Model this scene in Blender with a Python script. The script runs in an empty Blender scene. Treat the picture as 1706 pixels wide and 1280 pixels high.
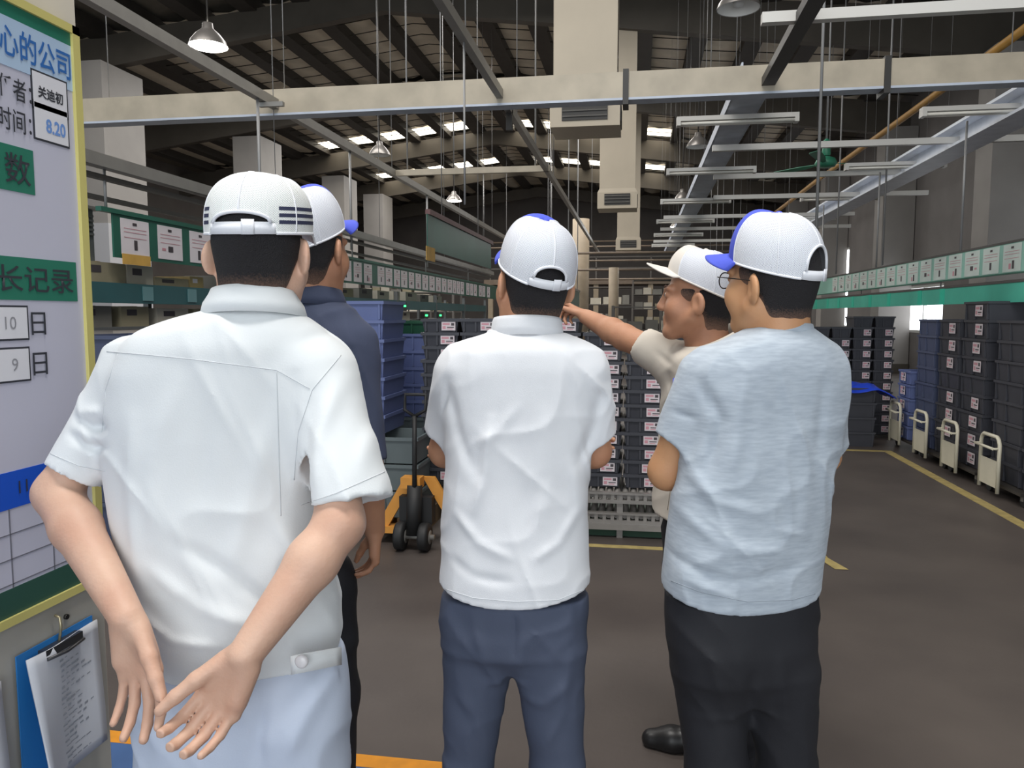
import bpy, math, random
import numpy as np
from mathutils import Vector, Matrix

# ---------------------------------------------------------------- camera, world, lights, exposure
SC = bpy.context.scene
COL = SC.collection
CAM_H = 1.52
YAW, PITCH, FPX = math.radians(9.24), math.radians(5.13), 1280.0
cam_d = bpy.data.cameras.new('camera')
cam_d.sensor_width = 36.0
cam_d.lens = 36.0 * FPX / 1706.0
cam_d.clip_start = 0.05
cam_d.clip_end = 300
cam = bpy.data.objects.new('camera', cam_d)
COL.objects.link(cam)
cam.location = (0, 0, CAM_H)
cam.rotation_euler = (math.pi / 2 - PITCH, 0, YAW)
SC.camera = cam

SC.view_settings.view_transform = 'Standard'
SC.view_settings.look = 'None'
SC.view_settings.gamma = 1.0
SC.view_settings.use_curve_mapping = False
SC.view_settings.exposure = 0.0

world = bpy.data.worlds.new('daylight')
SC.world = world
world.use_nodes = True
bg = world.node_tree.nodes['Background']
bg.inputs[0].default_value = (0.86, 0.94, 1.0, 1)
bg.inputs[1].default_value = 1.3


def area_light(name, loc, rot, sx, sy, power, color=(1, 1, 1)):
    d = bpy.data.lights.new(name, 'AREA')
    d.shape = 'RECTANGLE'
    d.size, d.size_y = sx, sy
    d.energy = power
    d.color = color
    o = bpy.data.objects.new(name, d)
    COL.objects.link(o)
    o.location = loc
    o.rotation_euler = rot
    return o


# added area light behind the camera; a door opening there is assumed, not modelled
area_light('assumed_rear_light', (0.6, -4.6, 2.3), (math.radians(83), 0, 0), 5.0, 3.6, 185, (0.93, 0.97, 1.0))
# added area lights brighten hall and men from above; most bays lack roof lights
for _y, _p in ((1.0, 490), (6.0, 260), (12.5, 480), (19.0, 560), (25.5, 560), (32.0, 560)):
    area_light('roof_fill_light', (-5.3 if _y > 2 else -0.6, _y, 7.55), (0, 0, 0), 11.0 if _y > 2 else 5.0, 1.3, _p, (1.0, 0.97, 0.93))

# ---------------------------------------------------------------- helpers
_fw = Vector((-math.sin(YAW) * math.cos(PITCH), math.cos(YAW) * math.cos(PITCH), -math.sin(PITCH)))
_rt = Vector((math.cos(YAW), math.sin(YAW), 0))
_up = _rt.cross(_fw)


def at(px, py, Y):
    """world point on the plane y = Y that was surveyed at that picture position"""
    d = _fw + _rt * ((px - 853.0) / FPX) + _up * ((640.0 - py) / FPX)
    return Vector((0, 0, CAM_H)) + d * (Y / d.y)


def srgb(r, g, b):
    def f(c):
        c /= 255.0
        return c / 12.92 if c <= 0.04045 else ((c + 0.055) / 1.055) ** 2.4
    return (f(r), f(g), f(b), 1.0)


MATS = {}


def mat(name, col, rough=0.6, metal=0.0, var=0.0, vscale=6.0, bump=0.0, bscale=60.0, emit=0.0, spec=0.5, stretch=None, col2=None, sheen=0.0, alpha=1.0, trans=0.0, sss=0.0):
    if name in MATS:
        return MATS[name]
    m = bpy.data.materials.new(name)
    m.use_nodes = True
    nt = m.node_tree
    b = nt.nodes['Principled BSDF']
    c = srgb(*col)
    b.inputs['Base Color'].default_value = c
    b.inputs['Roughness'].default_value = rough
    b.inputs['Metallic'].default_value = metal
    b.inputs['Specular IOR Level'].default_value = spec
    if sheen:
        b.inputs['Sheen Weight'].default_value = sheen
    if sss:
        b.inputs['Subsurface Weight'].default_value = sss
        b.inputs['Subsurface Radius'].default_value = (0.012, 0.005, 0.003)
    if trans:
        b.inputs['Transmission Weight'].default_value = trans
    if alpha < 1:
        b.inputs['Alpha'].default_value = alpha
    if emit:
        b.inputs['Emission Color'].default_value = c
        b.inputs['Emission Strength'].default_value = emit
    tc = nt.nodes.new('ShaderNodeTexCoord')
    src = tc.outputs['Object']
    if stretch:
        mp = nt.nodes.new('ShaderNodeMapping')
        mp.inputs['Scale'].default_value = stretch
        nt.links.new(src, mp.inputs['Vector'])
        src = mp.outputs['Vector']
    if var or col2:
        n = nt.nodes.new('ShaderNodeTexNoise')
        n.inputs['Scale'].default_value = vscale
        n.inputs['Detail'].default_value = 5
        nt.links.new(src, n.inputs['Vector'])
        r = nt.nodes.new('ShaderNodeValToRGB')
        r.color_ramp.elements[0].position = 0.33
        r.color_ramp.elements[1].position = 0.67
        lo = srgb(*col2) if col2 else tuple(x * (1 - var) for x in c[:3]) + (1,)
        hi = c if col2 else tuple(min(1, x * (1 + var)) for x in c[:3]) + (1,)
        r.color_ramp.elements[0].color = lo
        r.color_ramp.elements[1].color = hi
        nt.links.new(n.outputs['Fac'], r.inputs['Fac'])
        nt.links.new(r.outputs['Color'], b.inputs['Base Color'])
    if bump:
        n2 = nt.nodes.new('ShaderNodeTexNoise')
        n2.inputs['Scale'].default_value = bscale
        n2.inputs['Detail'].default_value = 4
        nt.links.new(src, n2.inputs['Vector'])
        bp = nt.nodes.new('ShaderNodeBump')
        bp.inputs['Strength'].default_value = bump
        bp.inputs['Distance'].default_value = 0.02
        nt.links.new(n2.outputs['Fac'], bp.inputs['Height'])
        nt.links.new(bp.outputs['Normal'], b.inputs['Normal'])
    MATS[name] = m
    return m


def wloc(o):
    v = Vector((0, 0, 0))
    while o is not None:
        v = v + o.location
        o = o.parent
    return v


def tag(o, label=None, cat=None, group=None, kind=None):
    if label:
        o['label'] = label
    if cat:
        o['category'] = cat
    if group:
        o['group'] = group
    if kind:
        o['kind'] = kind
    return o


def thing(name, loc, label, cat, group=None):
    o = bpy.data.objects.new(name, None)
    o.empty_display_size = 0.1
    COL.objects.link(o)
    o.location = loc
    return tag(o, label, cat, group)


class MB:
    """collects shapes in world coordinates; build() links them as ONE mesh object"""

    def __init__(s):
        s.v, s.f, s.mi, s.sm = [], [], [], []

    def add(s, vs, fs, mi=0, smooth=False):
        b = len(s.v)
        s.v += [Vector(v) for v in vs]
        for f in fs:
            s.f.append([i + b for i in f])
            s.mi.append(mi)
            s.sm.append(smooth)
        return s

    def box(s, x0, x1, y0, y1, z0, z1, mi=0):
        vs = [(x, y, z) for z in (z0, z1) for y in (y0, y1) for x in (x0, x1)]
        fs = [(0, 2, 3, 1), (4, 5, 7, 6), (0, 1, 5, 4), (2, 6, 7, 3), (0, 4, 6, 2), (1, 3, 7, 5)]
        return s.add(vs, fs, mi)

    def obox(s, c, ax, ay, az, mi=0):
        """oriented box: centre and three half-axis vectors"""
        c, ax, ay, az = Vector(c), Vector(ax), Vector(ay), Vector(az)
        vs = [c + ax * i + ay * j + az * k for k in (-1, 1) for j in (-1, 1) for i in (-1, 1)]
        fs = [(0, 2, 3, 1), (4, 5, 7, 6), (0, 1, 5, 4), (2, 6, 7, 3), (0, 4, 6, 2), (1, 3, 7, 5)]
        return s.add(vs, fs, mi)

    def bar(s, a, b, w, h, mi=0):
        a, b = Vector(a), Vector(b)
        d = (b - a)
        L = d.length / 2
        d.normalize()
        up = Vector((0, 0, 1)) if abs(d.z) < 0.95 else Vector((0, 1, 0))
        r = d.cross(up).normalized()
        u = r.cross(d)
        return s.obox((a + b) / 2, r * w / 2, d * L, u * h / 2, mi)

    def cyl(s, a, b, r0, r1=None, n=14, mi=0, caps=True, smooth=True):
        a, b = Vector(a), Vector(b)
        r1 = r0 if r1 is None else r1
        d = (b - a).normalized()
        up = Vector((0, 0, 1)) if abs(d.z) < 0.95 else Vector((0, 1, 0))
        e = d.cross(up).normalized()
        g = d.cross(e)
        vs = []
        for c, r in ((a, r0), (b, r1)):
            for i in range(n):
                t = 2 * math.pi * i / n
                vs.append(c + e * math.cos(t) * r + g * math.sin(t) * r)
        fs = [(i, (i + 1) % n, n + (i + 1) % n, n + i) for i in range(n)]
        s.add(vs, fs, mi, smooth)
        if caps:
            b0 = len(s.v) - 2 * n
            s.f += [[b0 + i for i in range(n)][::-1], [b0 + n + i for i in range(n)]]
            s.mi += [mi, mi]
            s.sm += [False, False]
        return s

    def tube(s, pts, r, n=8, mi=0, closed=False):
        pts = [Vector(p) for p in pts]
        rs = r if isinstance(r, (list, tuple)) else [r] * len(pts)
        N = len(pts)
        vs = []
        prev = None
        for i, p in enumerate(pts):
            if closed:
                t = (pts[(i + 1) % N] - pts[i - 1])
            else:
                t = pts[min(i + 1, N - 1)] - pts[max(i - 1, 0)]
            t.normalize()
            if prev is None:
                up = Vector((0, 0, 1)) if abs(t.z) < 0.9 else Vector((0, 1, 0))
                e = t.cross(up).normalized()
            else:
                e = (prev - t * prev.dot(t)).normalized()
            prev = e
            g = t.cross(e)
            for k in range(n):
                a = 2 * math.pi * k / n
                vs.append(p + (e * math.cos(a) + g * math.sin(a)) * rs[i])
        fs = []
        for i in range(N if closed else N - 1):
            j = (i + 1) % N
            for k in range(n):
                fs.append((i * n + k, i * n + (k + 1) % n, j * n + (k + 1) % n, j * n + k))
        s.add(vs, fs, mi, True)
        if not closed:
            b0 = len(s.v) - N * n
            s.f += [[b0 + k for k in range(n)][::-1], [b0 + (N - 1) * n + k for k in range(n)]]
            s.mi += [mi, mi]
            s.sm += [False, False]
        return s

    def lathe(s, c, prof, n=24, mi=0, axis='Z'):
        c = Vector(c)
        vs, fs = [], []
        for r, z in prof:
            for i in range(n):
                t = 2 * math.pi * i / n
                if axis == 'Z':
                    vs.append(c + Vector((r * math.cos(t), r * math.sin(t), z)))
                elif axis == 'X':
                    vs.append(c + Vector((z, r * math.cos(t), r * math.sin(t))))
                else:
                    vs.append(c + Vector((r * math.cos(t), z, r * math.sin(t))))
        for j in range(len(prof) - 1):
            for i in range(n):
                fs.append((j * n + i, j * n + (i + 1) % n, (j + 1) * n + (i + 1) % n, (j + 1) * n + i))
        return s.add(vs, fs, mi, True)

    def quad(s, a, b, c, d, mi=0):
        return s.add([a, b, c, d], [(0, 1, 2, 3)], mi)

    def mesh(s, name, mats, off=Vector((0, 0, 0))):
        me = bpy.data.meshes.new(name)
        me.from_pydata([tuple(v - off) for v in s.v], [], s.f)
        for m in (mats if isinstance(mats, (list, tuple)) else [mats]):
            me.materials.append(m)
        me.polygons.foreach_set('material_index', s.mi)
        me.polygons.foreach_set('use_smooth', s.sm)
        me.update()
        return me

    def build(s, name, mats, parent=None, loc=None):
        if parent is not None:
            off = wloc(parent)
            o = bpy.data.objects.new(name, s.mesh(name, mats, off))
            o.parent = parent
        else:
            if loc is None:
                xs = [v.x for v in s.v]
                ys = [v.y for v in s.v]
                zs = [v.z for v in s.v]
                loc = Vector(((min(xs) + max(xs)) / 2, (min(ys) + max(ys)) / 2, min(zs)))
            loc = Vector(loc)
            o = bpy.data.objects.new(name, s.mesh(name, mats, loc))
            o.location = loc
        COL.objects.link(o)
        return o


def bevel(o, w, seg=2):
    m = o.modifiers.new('soft_edges', 'BEVEL')
    m.width = w
    m.segments = seg
    m.limit_method = 'ANGLE'
    return o


def link_copy(src, loc, parent=None):
    o = src.copy()
    COL.objects.link(o)
    o.location = loc
    o.parent = parent
    return o


ORD = ['first', 'second', 'third', 'fourth', 'fifth', 'sixth', 'seventh', 'eighth', 'ninth', 'tenth', 'eleventh', 'twelfth', 'thirteenth', 'fourteenth', 'fifteenth']
rng = random.Random(7)
V = Vector
# ================================================================ THE SETTING
M_floor = mat('painted_concrete_floor', (90, 82, 77), 0.5, vscale=1.1, bump=0.05, bscale=25, col2=(72, 65, 62))
M_yline = mat('worn_yellow_floor_paint', (168, 150, 96), 0.6, var=0.15, vscale=14)
M_oline = mat('orange_floor_paint', (214, 140, 30), 0.55, var=0.1, vscale=14)
M_bline = mat('blue_floor_paint', (60, 92, 140), 0.5, var=0.1, vscale=5)
M_roofpan = mat('roof_insulation_film', (206, 196, 178), 0.55, var=0.12, vscale=2.0, bump=0.12, bscale=3)
M_purlin = mat('dark_purlin_steel', (58, 54, 50), 0.6, var=0.1)
M_rafter = mat('rafter_steel', (84, 78, 70), 0.6, var=0.12, vscale=1.5)
M_wallr = mat('grey_wall_paint', (118, 114, 112), 0.7, var=0.08, vscale=1.2)
M_wallfar = mat('far_wall_cladding', (104, 98, 94), 0.7, var=0.1, vscale=1.0)
M_col = mat('column_paint', (150, 146, 142), 0.65, var=0.06, vscale=1.5)
M_skyl = mat('daylit_roof_light', (255, 246, 226), 0.5, emit=5.0)
M_winglass = mat('bright_window_daylight', (246, 250, 255), 0.2, emit=3.2)
M_frost = mat('frosted_window_pane', (190, 196, 204), 0.5, emit=0.28)
M_frame = mat('window_frame_paint', (196, 196, 192), 0.5)
M_wire = mat('roof_wire_mesh', (64, 60, 54), 0.5, metal=0.4)

APX, APZ, SLOPE = -5.3, 8.5, 0.1
XL, XR, YB, YF = -18.0, 7.0, -5.0, 44.0


def roofz(x):
    return APZ - SLOPE * abs(x - APX)


floor = MB().box(XL, XR + 0.3, YB, YF, -0.1, 0.0).build('floor', M_floor, loc=(0, 0, 0))
tag(floor, kind='structure')
for nm, b, m in (('floor_line', MB().box(2.74, 2.83, -2.0, 9.1, 0.0, 0.003), M_yline),
                 ('floor_line', MB().box(2.05, 2.74, 9.02, 9.11, 0.0, 0.003), M_yline),
                 ('floor_line', MB().box(-1.25, 1.2, 4.96, 5.02, 0.0, 0.003), M_yline),
                 ('floor_line', MB().add([(1.12, 5.02, 0.003), (1.2, 4.96, 0.003), (1.27, 4.74, 0.003), (1.19, 4.74, 0.003)], [(0, 3, 2, 1)]), M_yline),
                 ('blue_floor_zone', MB().box(-4.6, -0.62, -2.0, 2.35, 0.0, 0.003), M_bline),
                 ('floor_line', MB().box(-4.6, -0.58, 2.35, 2.42, 0.0, 0.004), M_oline),
                 ('floor_line', MB().box(-0.62, -0.56, -2.0, 2.35, 0.0, 0.004), M_oline)):
    b.build(nm, m, floor)

# roof: outer sheet, purlins, rafters, insulation panels, roof lights
cl = MB()
cl.add([(XL, YB, roofz(XL) + .12), (APX, YB, APZ + .12), (XR + .3, YB, roofz(XR + .3) + .12), (XL, YF, roofz(XL) + .12), (APX, YF, APZ + .12), (XR + .3, YF, roofz(XR + .3) + .12)],
       [(0, 1, 4, 3), (1, 2, 5, 4)])
ceiling = cl.build('ceiling', mat('roof_sheet_underside', (120, 114, 104), 0.7, var=0.1), loc=(0, 0, 0))
tag(ceiling, kind='structure')
FR = [-3.0, 3.5, 9.7, 16.0, 22.2, 28.6, 35.0, 41.4]
SP = 1.19
px_l = [APX - SP * (i + 0.5) for i in range(10)]
px_r = [APX + SP * (i + 0.5) for i in range(10)]
pur = {}
for side, xs in ((-1, px_l), (1, px_r)):
    me = MB().box(-0.19, 0.19, 9.0, YF, -0.24, 0.06).mesh('purlin', M_purlin)
    for x in xs:
        o = bpy.data.objects.new('purlin', me)
        COL.objects.link(o)
        o.location = (x, 0, roofz(x))
        o.parent = ceiling
allx = sorted(px_l + px_r)
for k in range(3, len(FR) - 1):
    y0, y1 = FR[k] + 0.15, FR[k + 1] - 0.15
    for i in range(len(allx) - 1):
        xa, xb = allx[i] + 0.16, allx[i + 1] - 0.16
        za, zb = roofz(xa), roofz(xb)
        if allx[i] < APX < allx[i + 1]:
            continue
        lit = k >= 4 and k <= 5 and abs(i - len(allx) / 2 + 1) < 5.6 and k >= 4
        ye = y1 - 1.25 if lit else y1
        sag = 0.07 + 0.03 * rng.random()
        xm, zm = (xa + xb) / 2, (za + zb) / 2 - sag
        m = MB()
        m.add([(xa, y0, za), (xm, y0, zm), (xb, y0, zb), (xa, ye, za), (xm, ye, zm), (xb, ye, zb)], [(0, 1, 4, 3), (1, 2, 5, 4)], smooth=True)
        m.build('insulation_panel', M_roofpan, ceiling)
        if lit:
            MB().add([(xa + .03, ye + .12, za - .06), (xb - .03, ye + .12, zb - .06), (xb - .03, y1 - .1, zb - .06), (xa + .03, y1 - .1, za - .06)], [(0, 1, 2, 3)]).build('roof_light_pane', M_skyl, ceiling)
    # ridge strip
    MB().box(APX - .58, APX + .58, y0, y1, APZ - .07, APZ - .03).build('ridge_panel', M_roofpan, ceiling)
for y in FR[2:]:
    m = MB()
    for xa, xb in ((XL, APX), (APX, XR)):
        za, zb = roofz(xa) - .2, roofz(xb) - .2
        dA = 0.85 if xa != APX else 0.5
        dB = 0.85 if xb != APX else 0.5
        m.add([(xa, y - .11, za), (xb, y - .11, zb), (xb, y - .11, zb - dB), (xa, y - .11, za - dA), (xa, y + .11, za), (xb, y + .11, zb), (xb, y + .11, zb - dB), (xa, y + .11, za - dA)],
              [(0, 3, 2, 1), (4, 5, 6, 7), (3, 7, 6, 2), (0, 1, 5, 4)])
    m.build('rafter', M_rafter, ceiling)
w = MB()
for k in range(3, 6):
    for j in range(1, 9):
        y = FR[k] + j * 0.7
        for x0, x1 in ((XL + 6, APX), (APX, XR)):
            w.tube([(x0, y, roofz(x0) - .16), ((x0 + x1) / 2, y + .05, roofz((x0 + x1) / 2) - .22), (x1, y, roofz(x1) - .16)], 0.012, 4)
tag(w.build('wire', M_wire, ceiling), kind='stuff')

# right wall with window openings, columns
wins = [('window_1', 12.6, 16.5, 1.5, 3.86, M_frost), ('window_2', 19.3, 22.0, 1.07, 2.27, M_winglass), ('window_3', 23.0, 24.6, 1.5, 3.74, M_winglass), ('window_4', 27.6, 31.2, 1.1, 3.8, M_winglass), ('window_5', 33.5, 37.0, 1.1, 3.8, M_winglass)]
wr = MB()
cuts = sorted(set([YB, YF] + [w_[1] for w_ in wins] + [w_[2] for w_ in wins]))
for a, b in zip(cuts[:-1], cuts[1:]):
    hit = [w_ for w_ in wins if w_[1] <= a and b <= w_[2]]
    if hit:
        wr.box(XR, XR + .25, a, b, 0, hit[0][3])
        wr.box(XR, XR + .25, a, b, hit[0][4], 7.4)
    else:
        wr.box(XR, XR + .25, a, b, 0, 7.4)
tag(wr.build('wall_right', M_wallr, loc=(XR, 0, 0)), kind='structure')
for nm, y0, y1, z0, z1, gm in wins:
    fr = MB()
    for yy in (y0, y1 - .07):
        fr.box(XR + .02, XR + .12, yy, yy + .07, z0, z1)
    fr.box(XR + .02, XR + .12, y0, y1, z0, z0 + .07).box(XR + .02, XR + .12, y0, y1, z1 - .07, z1)
    n = max(1, int((y1 - y0) / 0.9))
    for i in range(1, n):
        yy = y0 + (y1 - y0) * i / n
        fr.box(XR + .03, XR + .11, yy - .025, yy + .025, z0, z1)
    wo = fr.build(nm, M_frame, loc=(XR, y0, z0))
    tag(wo, kind='structure')
    for i in range(n):
        ya, yb = y0 + (y1 - y0) * i / n, y0 + (y1 - y0) * (i + 1) / n
        MB().box(XR + .14, XR + .15, ya, yb, z0, z1).build('pane', gm, wo)
tag(MB().box(XL, XR, YF, YF + .2, 0, 8.6).build('wall_back', M_wallfar), kind='structure')
tag(MB().box(XL - .2, XL, YB, YF, 0, 8.0).build('wall_left', M_wallfar), kind='structure')

near_words = ['nearest', 'second nearest', 'third nearest', 'fourth nearest', 'fifth nearest']
for i, y in enumerate((16.0, 22.2, 28.6, 35.0)):
    t = thing('column', (6.6, y, 0), '%s grey steel column standing against the right wall' % near_words[i], 'column', 'columns on the right wall')
    MB().box(6.2, 6.98, y - .9 + .1, y - .1, 0, roofz(6.6) - 1.0).build('shaft', M_col, t)
    MB().box(6.12, 6.98, y - .95 + .1, y, 0, .25).build('base_plate', M_rafter, t)
for i, y in enumerate((15.9, 22.9, 29.6, 34.2)):
    t = thing('column', (-11.6, y, 0), '%s pale column of the left row under the roof' % near_words[i], 'column', 'columns of the left row')
    MB().box(-12.2, -11.3, y - .7, y + .7, 0, roofz(-11.7) - .95).build('shaft', M_col, t)
    MB().box(-12.3, -11.2, y - .8, y + .8, 0, .3).build('base_plate', M_rafter, t)
    if i == 0:
        MB().box(-12.22, -11.28, y - .72, y + .72, 1.2, 3.5).build('white_band', mat('white_column_paint', (180, 180, 184), .6), t)

# partition wall end carrying the notice board, at the far left
M_part = mat('cream_partition_paint', (214, 206, 190), 0.65, var=0.04, vscale=3)
M_partlow = mat('grey_partition_panel', (176, 172, 162), 0.6, var=0.08, vscale=5)
pw = MB().box(-1.42, -1.275, -2.5, 1.635, 0.0, 3.2).build('wall_left_near', M_part, loc=(-1.3, 0, 0))
tag(pw, kind='structure')
MB().box(-1.275, -1.268, -2.5, 1.625, 0.02, 0.9).build('lower_panel', M_partlow, pw)
for z in (0.84,):
    MB().cyl((-1.268, 1.50, z), (-1.262, 1.50, z), .006, n=10).build('screw', mat('dark_screw', (60, 58, 56), .4, .6), pw)
# ================================================================ OVERHEAD: beams, rails, ducts, lamps
M_cream = mat('cream_painted_beam', (176, 166, 148), 0.5, var=0.12, vscale=4)
M_bluegrey = mat('blue_grey_tray_paint', (184, 192, 206), 0.5, var=0.08)
M_palebeam = mat('pale_blue_beam_paint', (224, 230, 240), 0.45, var=0.06)
M_alu = mat('aluminium_rail', (150, 148, 144), 0.4, metal=0.5, var=0.06)
M_darkrail = mat('dark_channel_rail', (76, 74, 72), 0.5, metal=0.3)
M_rod = mat('thin_hanger_rod', (150, 150, 150), 0.5, metal=0.3)
M_white = mat('white_enamel', (205, 203, 198), 0.4)
M_tube = mat('white_lamp_tube', (222, 220, 212), 0.3)
M_duct = mat('cream_duct_sheet', (196, 184, 164), 0.5, var=0.04, vscale=2)
M_vent = mat('dark_vent_slats', (46, 44, 42), 0.5)
M_ypipe = mat('yellow_gas_pipe', (166, 124, 58), 0.5, var=0.1)
M_teal = mat('green_board_film', (38, 128, 110), 0.35, var=0.1, vscale=2.5)
M_tealL = mat('dark_green_board', (30, 92, 76), 0.4, var=0.1, vscale=2.5)
M_paper = mat('white_paper', (222, 216, 220), 0.7, var=0.03)
M_print = mat('dark_print', (70, 64, 68), 0.7)
M_pink = mat('pink_print', (196, 142, 152), 0.7)

t = thing('cross_beam', (-1.0, 7.05, 3.42), 'long cream steel beam spanning above the aisle from left to right', 'beam')
MB().box(-9.0, 3.95, 7.0, 7.06, 3.42, 3.62).build('web', M_cream, t)
MB().box(-9.0, 3.95, 7.0, 7.16, 3.40, 3.42).build('lower_flange', M_bluegrey, t)
MB().box(-9.0, 3.95, 7.0, 7.16, 3.62, 3.64).build('upper_flange', M_cream, t)
for x in (-0.13, 2.02):
    MB().box(x - .025, x + .025, 6.985, 7.2, 3.36, 3.66).build('clamp', M_vent, t)
for i, (x, y) in enumerate(((-5.2, 7.1), (-2.3, 7.1), (0.6, 7.1), (3.0, 7.1))):
    MB().cyl((x, y, 3.64), (x, y, roofz(x) - .1), .005, n=6).build('hanger_rod', M_rod, t)
t = thing('cross_beam', (-2.3, 10.58, 3.46), 'short thin cream beam linking the two hanging rails further back', 'beam')
MB().box(-3.45, -1.2, 10.55, 10.61, 3.46, 3.54).build('web', M_cream, t)
for x in (-3.2, -1.4):
    MB().cyl((x, 10.58, 3.54), (x, 10.58, 7.6), .012, n=6).build('hanger_rod', M_rod, t)


def long_rail(name, x, z, y0, y1, w, h, m, label, rods, zr=7.8, rm=None):
    t = thing(name, (x, (y0 + y1) / 2, z), label, 'rail')
    MB().box(x - w / 2, x + w / 2, y0, y1, z - h / 2, z + h / 2).build('channel', m, t)
    for y in rods:
        MB().cyl((x, y, z), (x, y, roofz(x) - .1), .005, n=6).build('hanger_rod', M_rod, t)
    return t


t = long_rail('ceiling_rail', -3.4, 3.5, 2.0, 20, .07, .09, M_alu, 'long pale rail hanging above the left production line', (4.6, 7.2, 10.5, 14.2, 18))
for y in (6.75,):
    MB().box(-3.43, -3.2, y - .02, y + .02, 3.41, 3.45).build('bracket', M_alu, t)
# vertical drop rods from the left rail down to the lower rail
for y in (6.65, 8.9, 12.3):
    MB().cyl((-3.4, y, 2.3), (-3.4, y, 3.46), .016, n=6).build('drop_rod', M_rod, t)
t = long_rail('ceiling_rail', -1.25, 3.5, 2.0, 25, .06, .08, M_alu, 'long pale rail hanging over the middle of the aisle', (5.6, 8.0, 11.5, 16.0, 21.0))
MB().cyl((-1.25, 5.55, 2.32), (-1.25, 5.55, 3.46), .008, n=6).build('drop_rod', M_rod, t)
MB().box(-1.28, -1.22, 7.5, 7.56, 3.3, 3.56).build('bracket', M_vent, t)
long_rail('ceiling_rail', 1.07, 3.5, 2.0, 7.0, .11, .07, M_darkrail, 'short dark channel rail running towards the cross beam', (4.6,))
t = thing('cable_tray', (1.03, 16, 3.62), 'wide blue-grey cable tray beyond the cross beam, right of the white ducts', 'cable tray')
MB().box(.88, 1.19, 7.2, 27, 3.62, 3.64).build('tray_floor', M_bluegrey, t)
MB().box(.87, .885, 7.2, 27, 3.62, 3.73).build('tray_side', M_bluegrey, t)
MB().box(1.185, 1.2, 7.2, 27, 3.62, 3.73).build('tray_side', M_bluegrey, t)
for y in (9, 13, 17, 21):
    MB().cyl((1.03, y, 3.63), (1.03, y, roofz(.95) - .1), .004, n=6).build('hanger_rod', M_rod, t)
t = thing('runway_beam', (3.62, 15, 3.4), 'pale blue painted beam running back along the right side', 'beam')
MB().box(3.45, 3.79, 6.9, 26, 3.40, 3.43).build('lower_flange', M_palebeam, t)
MB().box(3.60, 3.64, 6.9, 26, 3.43, 3.62).build('web', M_palebeam, t)
MB().box(3.45, 3.79, 6.9, 26, 3.62, 3.65).build('upper_flange', M_palebeam, t)
for y in (8, 12, 16, 20, 24):
    MB().cyl((3.62, y, 3.65), (3.62, y, roofz(3.62) - .1), .005, n=6).build('hanger_rod', M_rod, t)
m = MB().tube([(3.95, 7.5, 4.5), (3.95, 12, 4.5), (3.9, 18, 4.5), (3.95, 27, 4.5)], .05, 10)
tag(m.build('gas_pipe', M_ypipe), 'long ochre yellow pipe running high along the right side', 'pipe')

# white duct drops with grilles
for i, (xc, y, w, zb) in enumerate(((-0.66, 9.5, .76, 3.78), (-0.44, 16.0, .72, 3.68), (-0.31, 24.0, .68, 3.5))):
    t = thing('air_duct', (xc, y, zb), ['nearest white vertical air duct with a grilled outlet box at its foot', 'second white vertical air duct, partly hidden behind the nearest one', 'farthest and smallest white vertical air duct above the aisle'][i], 'air duct', 'white air ducts over the aisle')
    MB().box(xc - w / 2, xc + w / 2, y, y + .6, zb + .38, roofz(xc) - .3).build('drop', M_duct, t)
    ob = MB()
    a, b_ = w / 2, w / 2 + .04
    ob.add([(xc - b_, y - .02, zb), (xc + b_, y - .02, zb), (xc + b_, y + .66, zb), (xc - b_, y + .66, zb), (xc - b_, y - .02, zb + .32), (xc + b_, y - .02, zb + .32), (xc + b_, y + .66, zb + .32), (xc - b_, y + .66, zb + .32),
            (xc - a, y, zb + .4), (xc + a, y, zb + .4), (xc + a, y + .6, zb + .4), (xc - a, y + .6, zb + .4)],
           [(0, 3, 2, 1), (0, 1, 5, 4), (1, 2, 6, 5), (2, 3, 7, 6), (3, 0, 4, 7), (4, 5, 9, 8), (5, 6, 10, 9), (6, 7, 11, 10), (7, 4, 8, 11)])
    box = ob.build('outlet_box', M_duct, t)
    MB().box(xc - w * .36, xc + w * .36, y - .035, y - .018, zb + .07, zb + .29).build('grille', M_vent, box)
    for k in range(3):
        z = zb + .10 + k * .065
        MB().obox((xc, y - .04, z + .02), (w * .35, 0, 0), (0, .012, .008), (0, -.002, .004)).build('slat', M_alu, box)
    MB().box(xc + b_ - .002, xc + b_ + .012, y + .1, y + .55, zb + .07, zb + .29).build('side_grille', M_vent, box)

# hanging fluorescent battens (two tubes each) and the cross bars that carry them
rows = (8.3, 11.12, 13.98, 16.88, 19.7, 22.6)
k = 0
for i, y in enumerate(rows):
    for side, (x0, x1) in (('left', (.37, 1.57)), ('right', (2.72, 3.98))):
        t = thing('fluorescent_fitting', ((x0 + x1) / 2, y, 3.46), '%s white twin-tube fitting of the %s row, over the right-hand lines' % (near_words[min(i, 4)] if i < 5 else 'farthest', side), 'light fitting', 'hanging twin-tube fittings')
        MB().box(x0, x1, y - .05, y + .05, 3.50, 3.545).build('batten', M_white, t)
        for dy in (-.032, .032):
            MB().cyl((x0 + .03, y + dy, 3.475), (x1 - .03, y + dy, 3.475), .016, n=8).build('tube', M_tube, t)
        for x in (x0 + .02, x1 - .02):
            MB().box(x - .02, x + .02, y - .055, y + .055, 3.455, 3.5).build('end_holder', M_white, t)
        for x in (x0 + .25, x1 - .25):
            MB().cyl((x, y, 3.545), (x, y, roofz(x) - .1), .0012, n=5).build('hanger_rod', M_rod, t)
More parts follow.
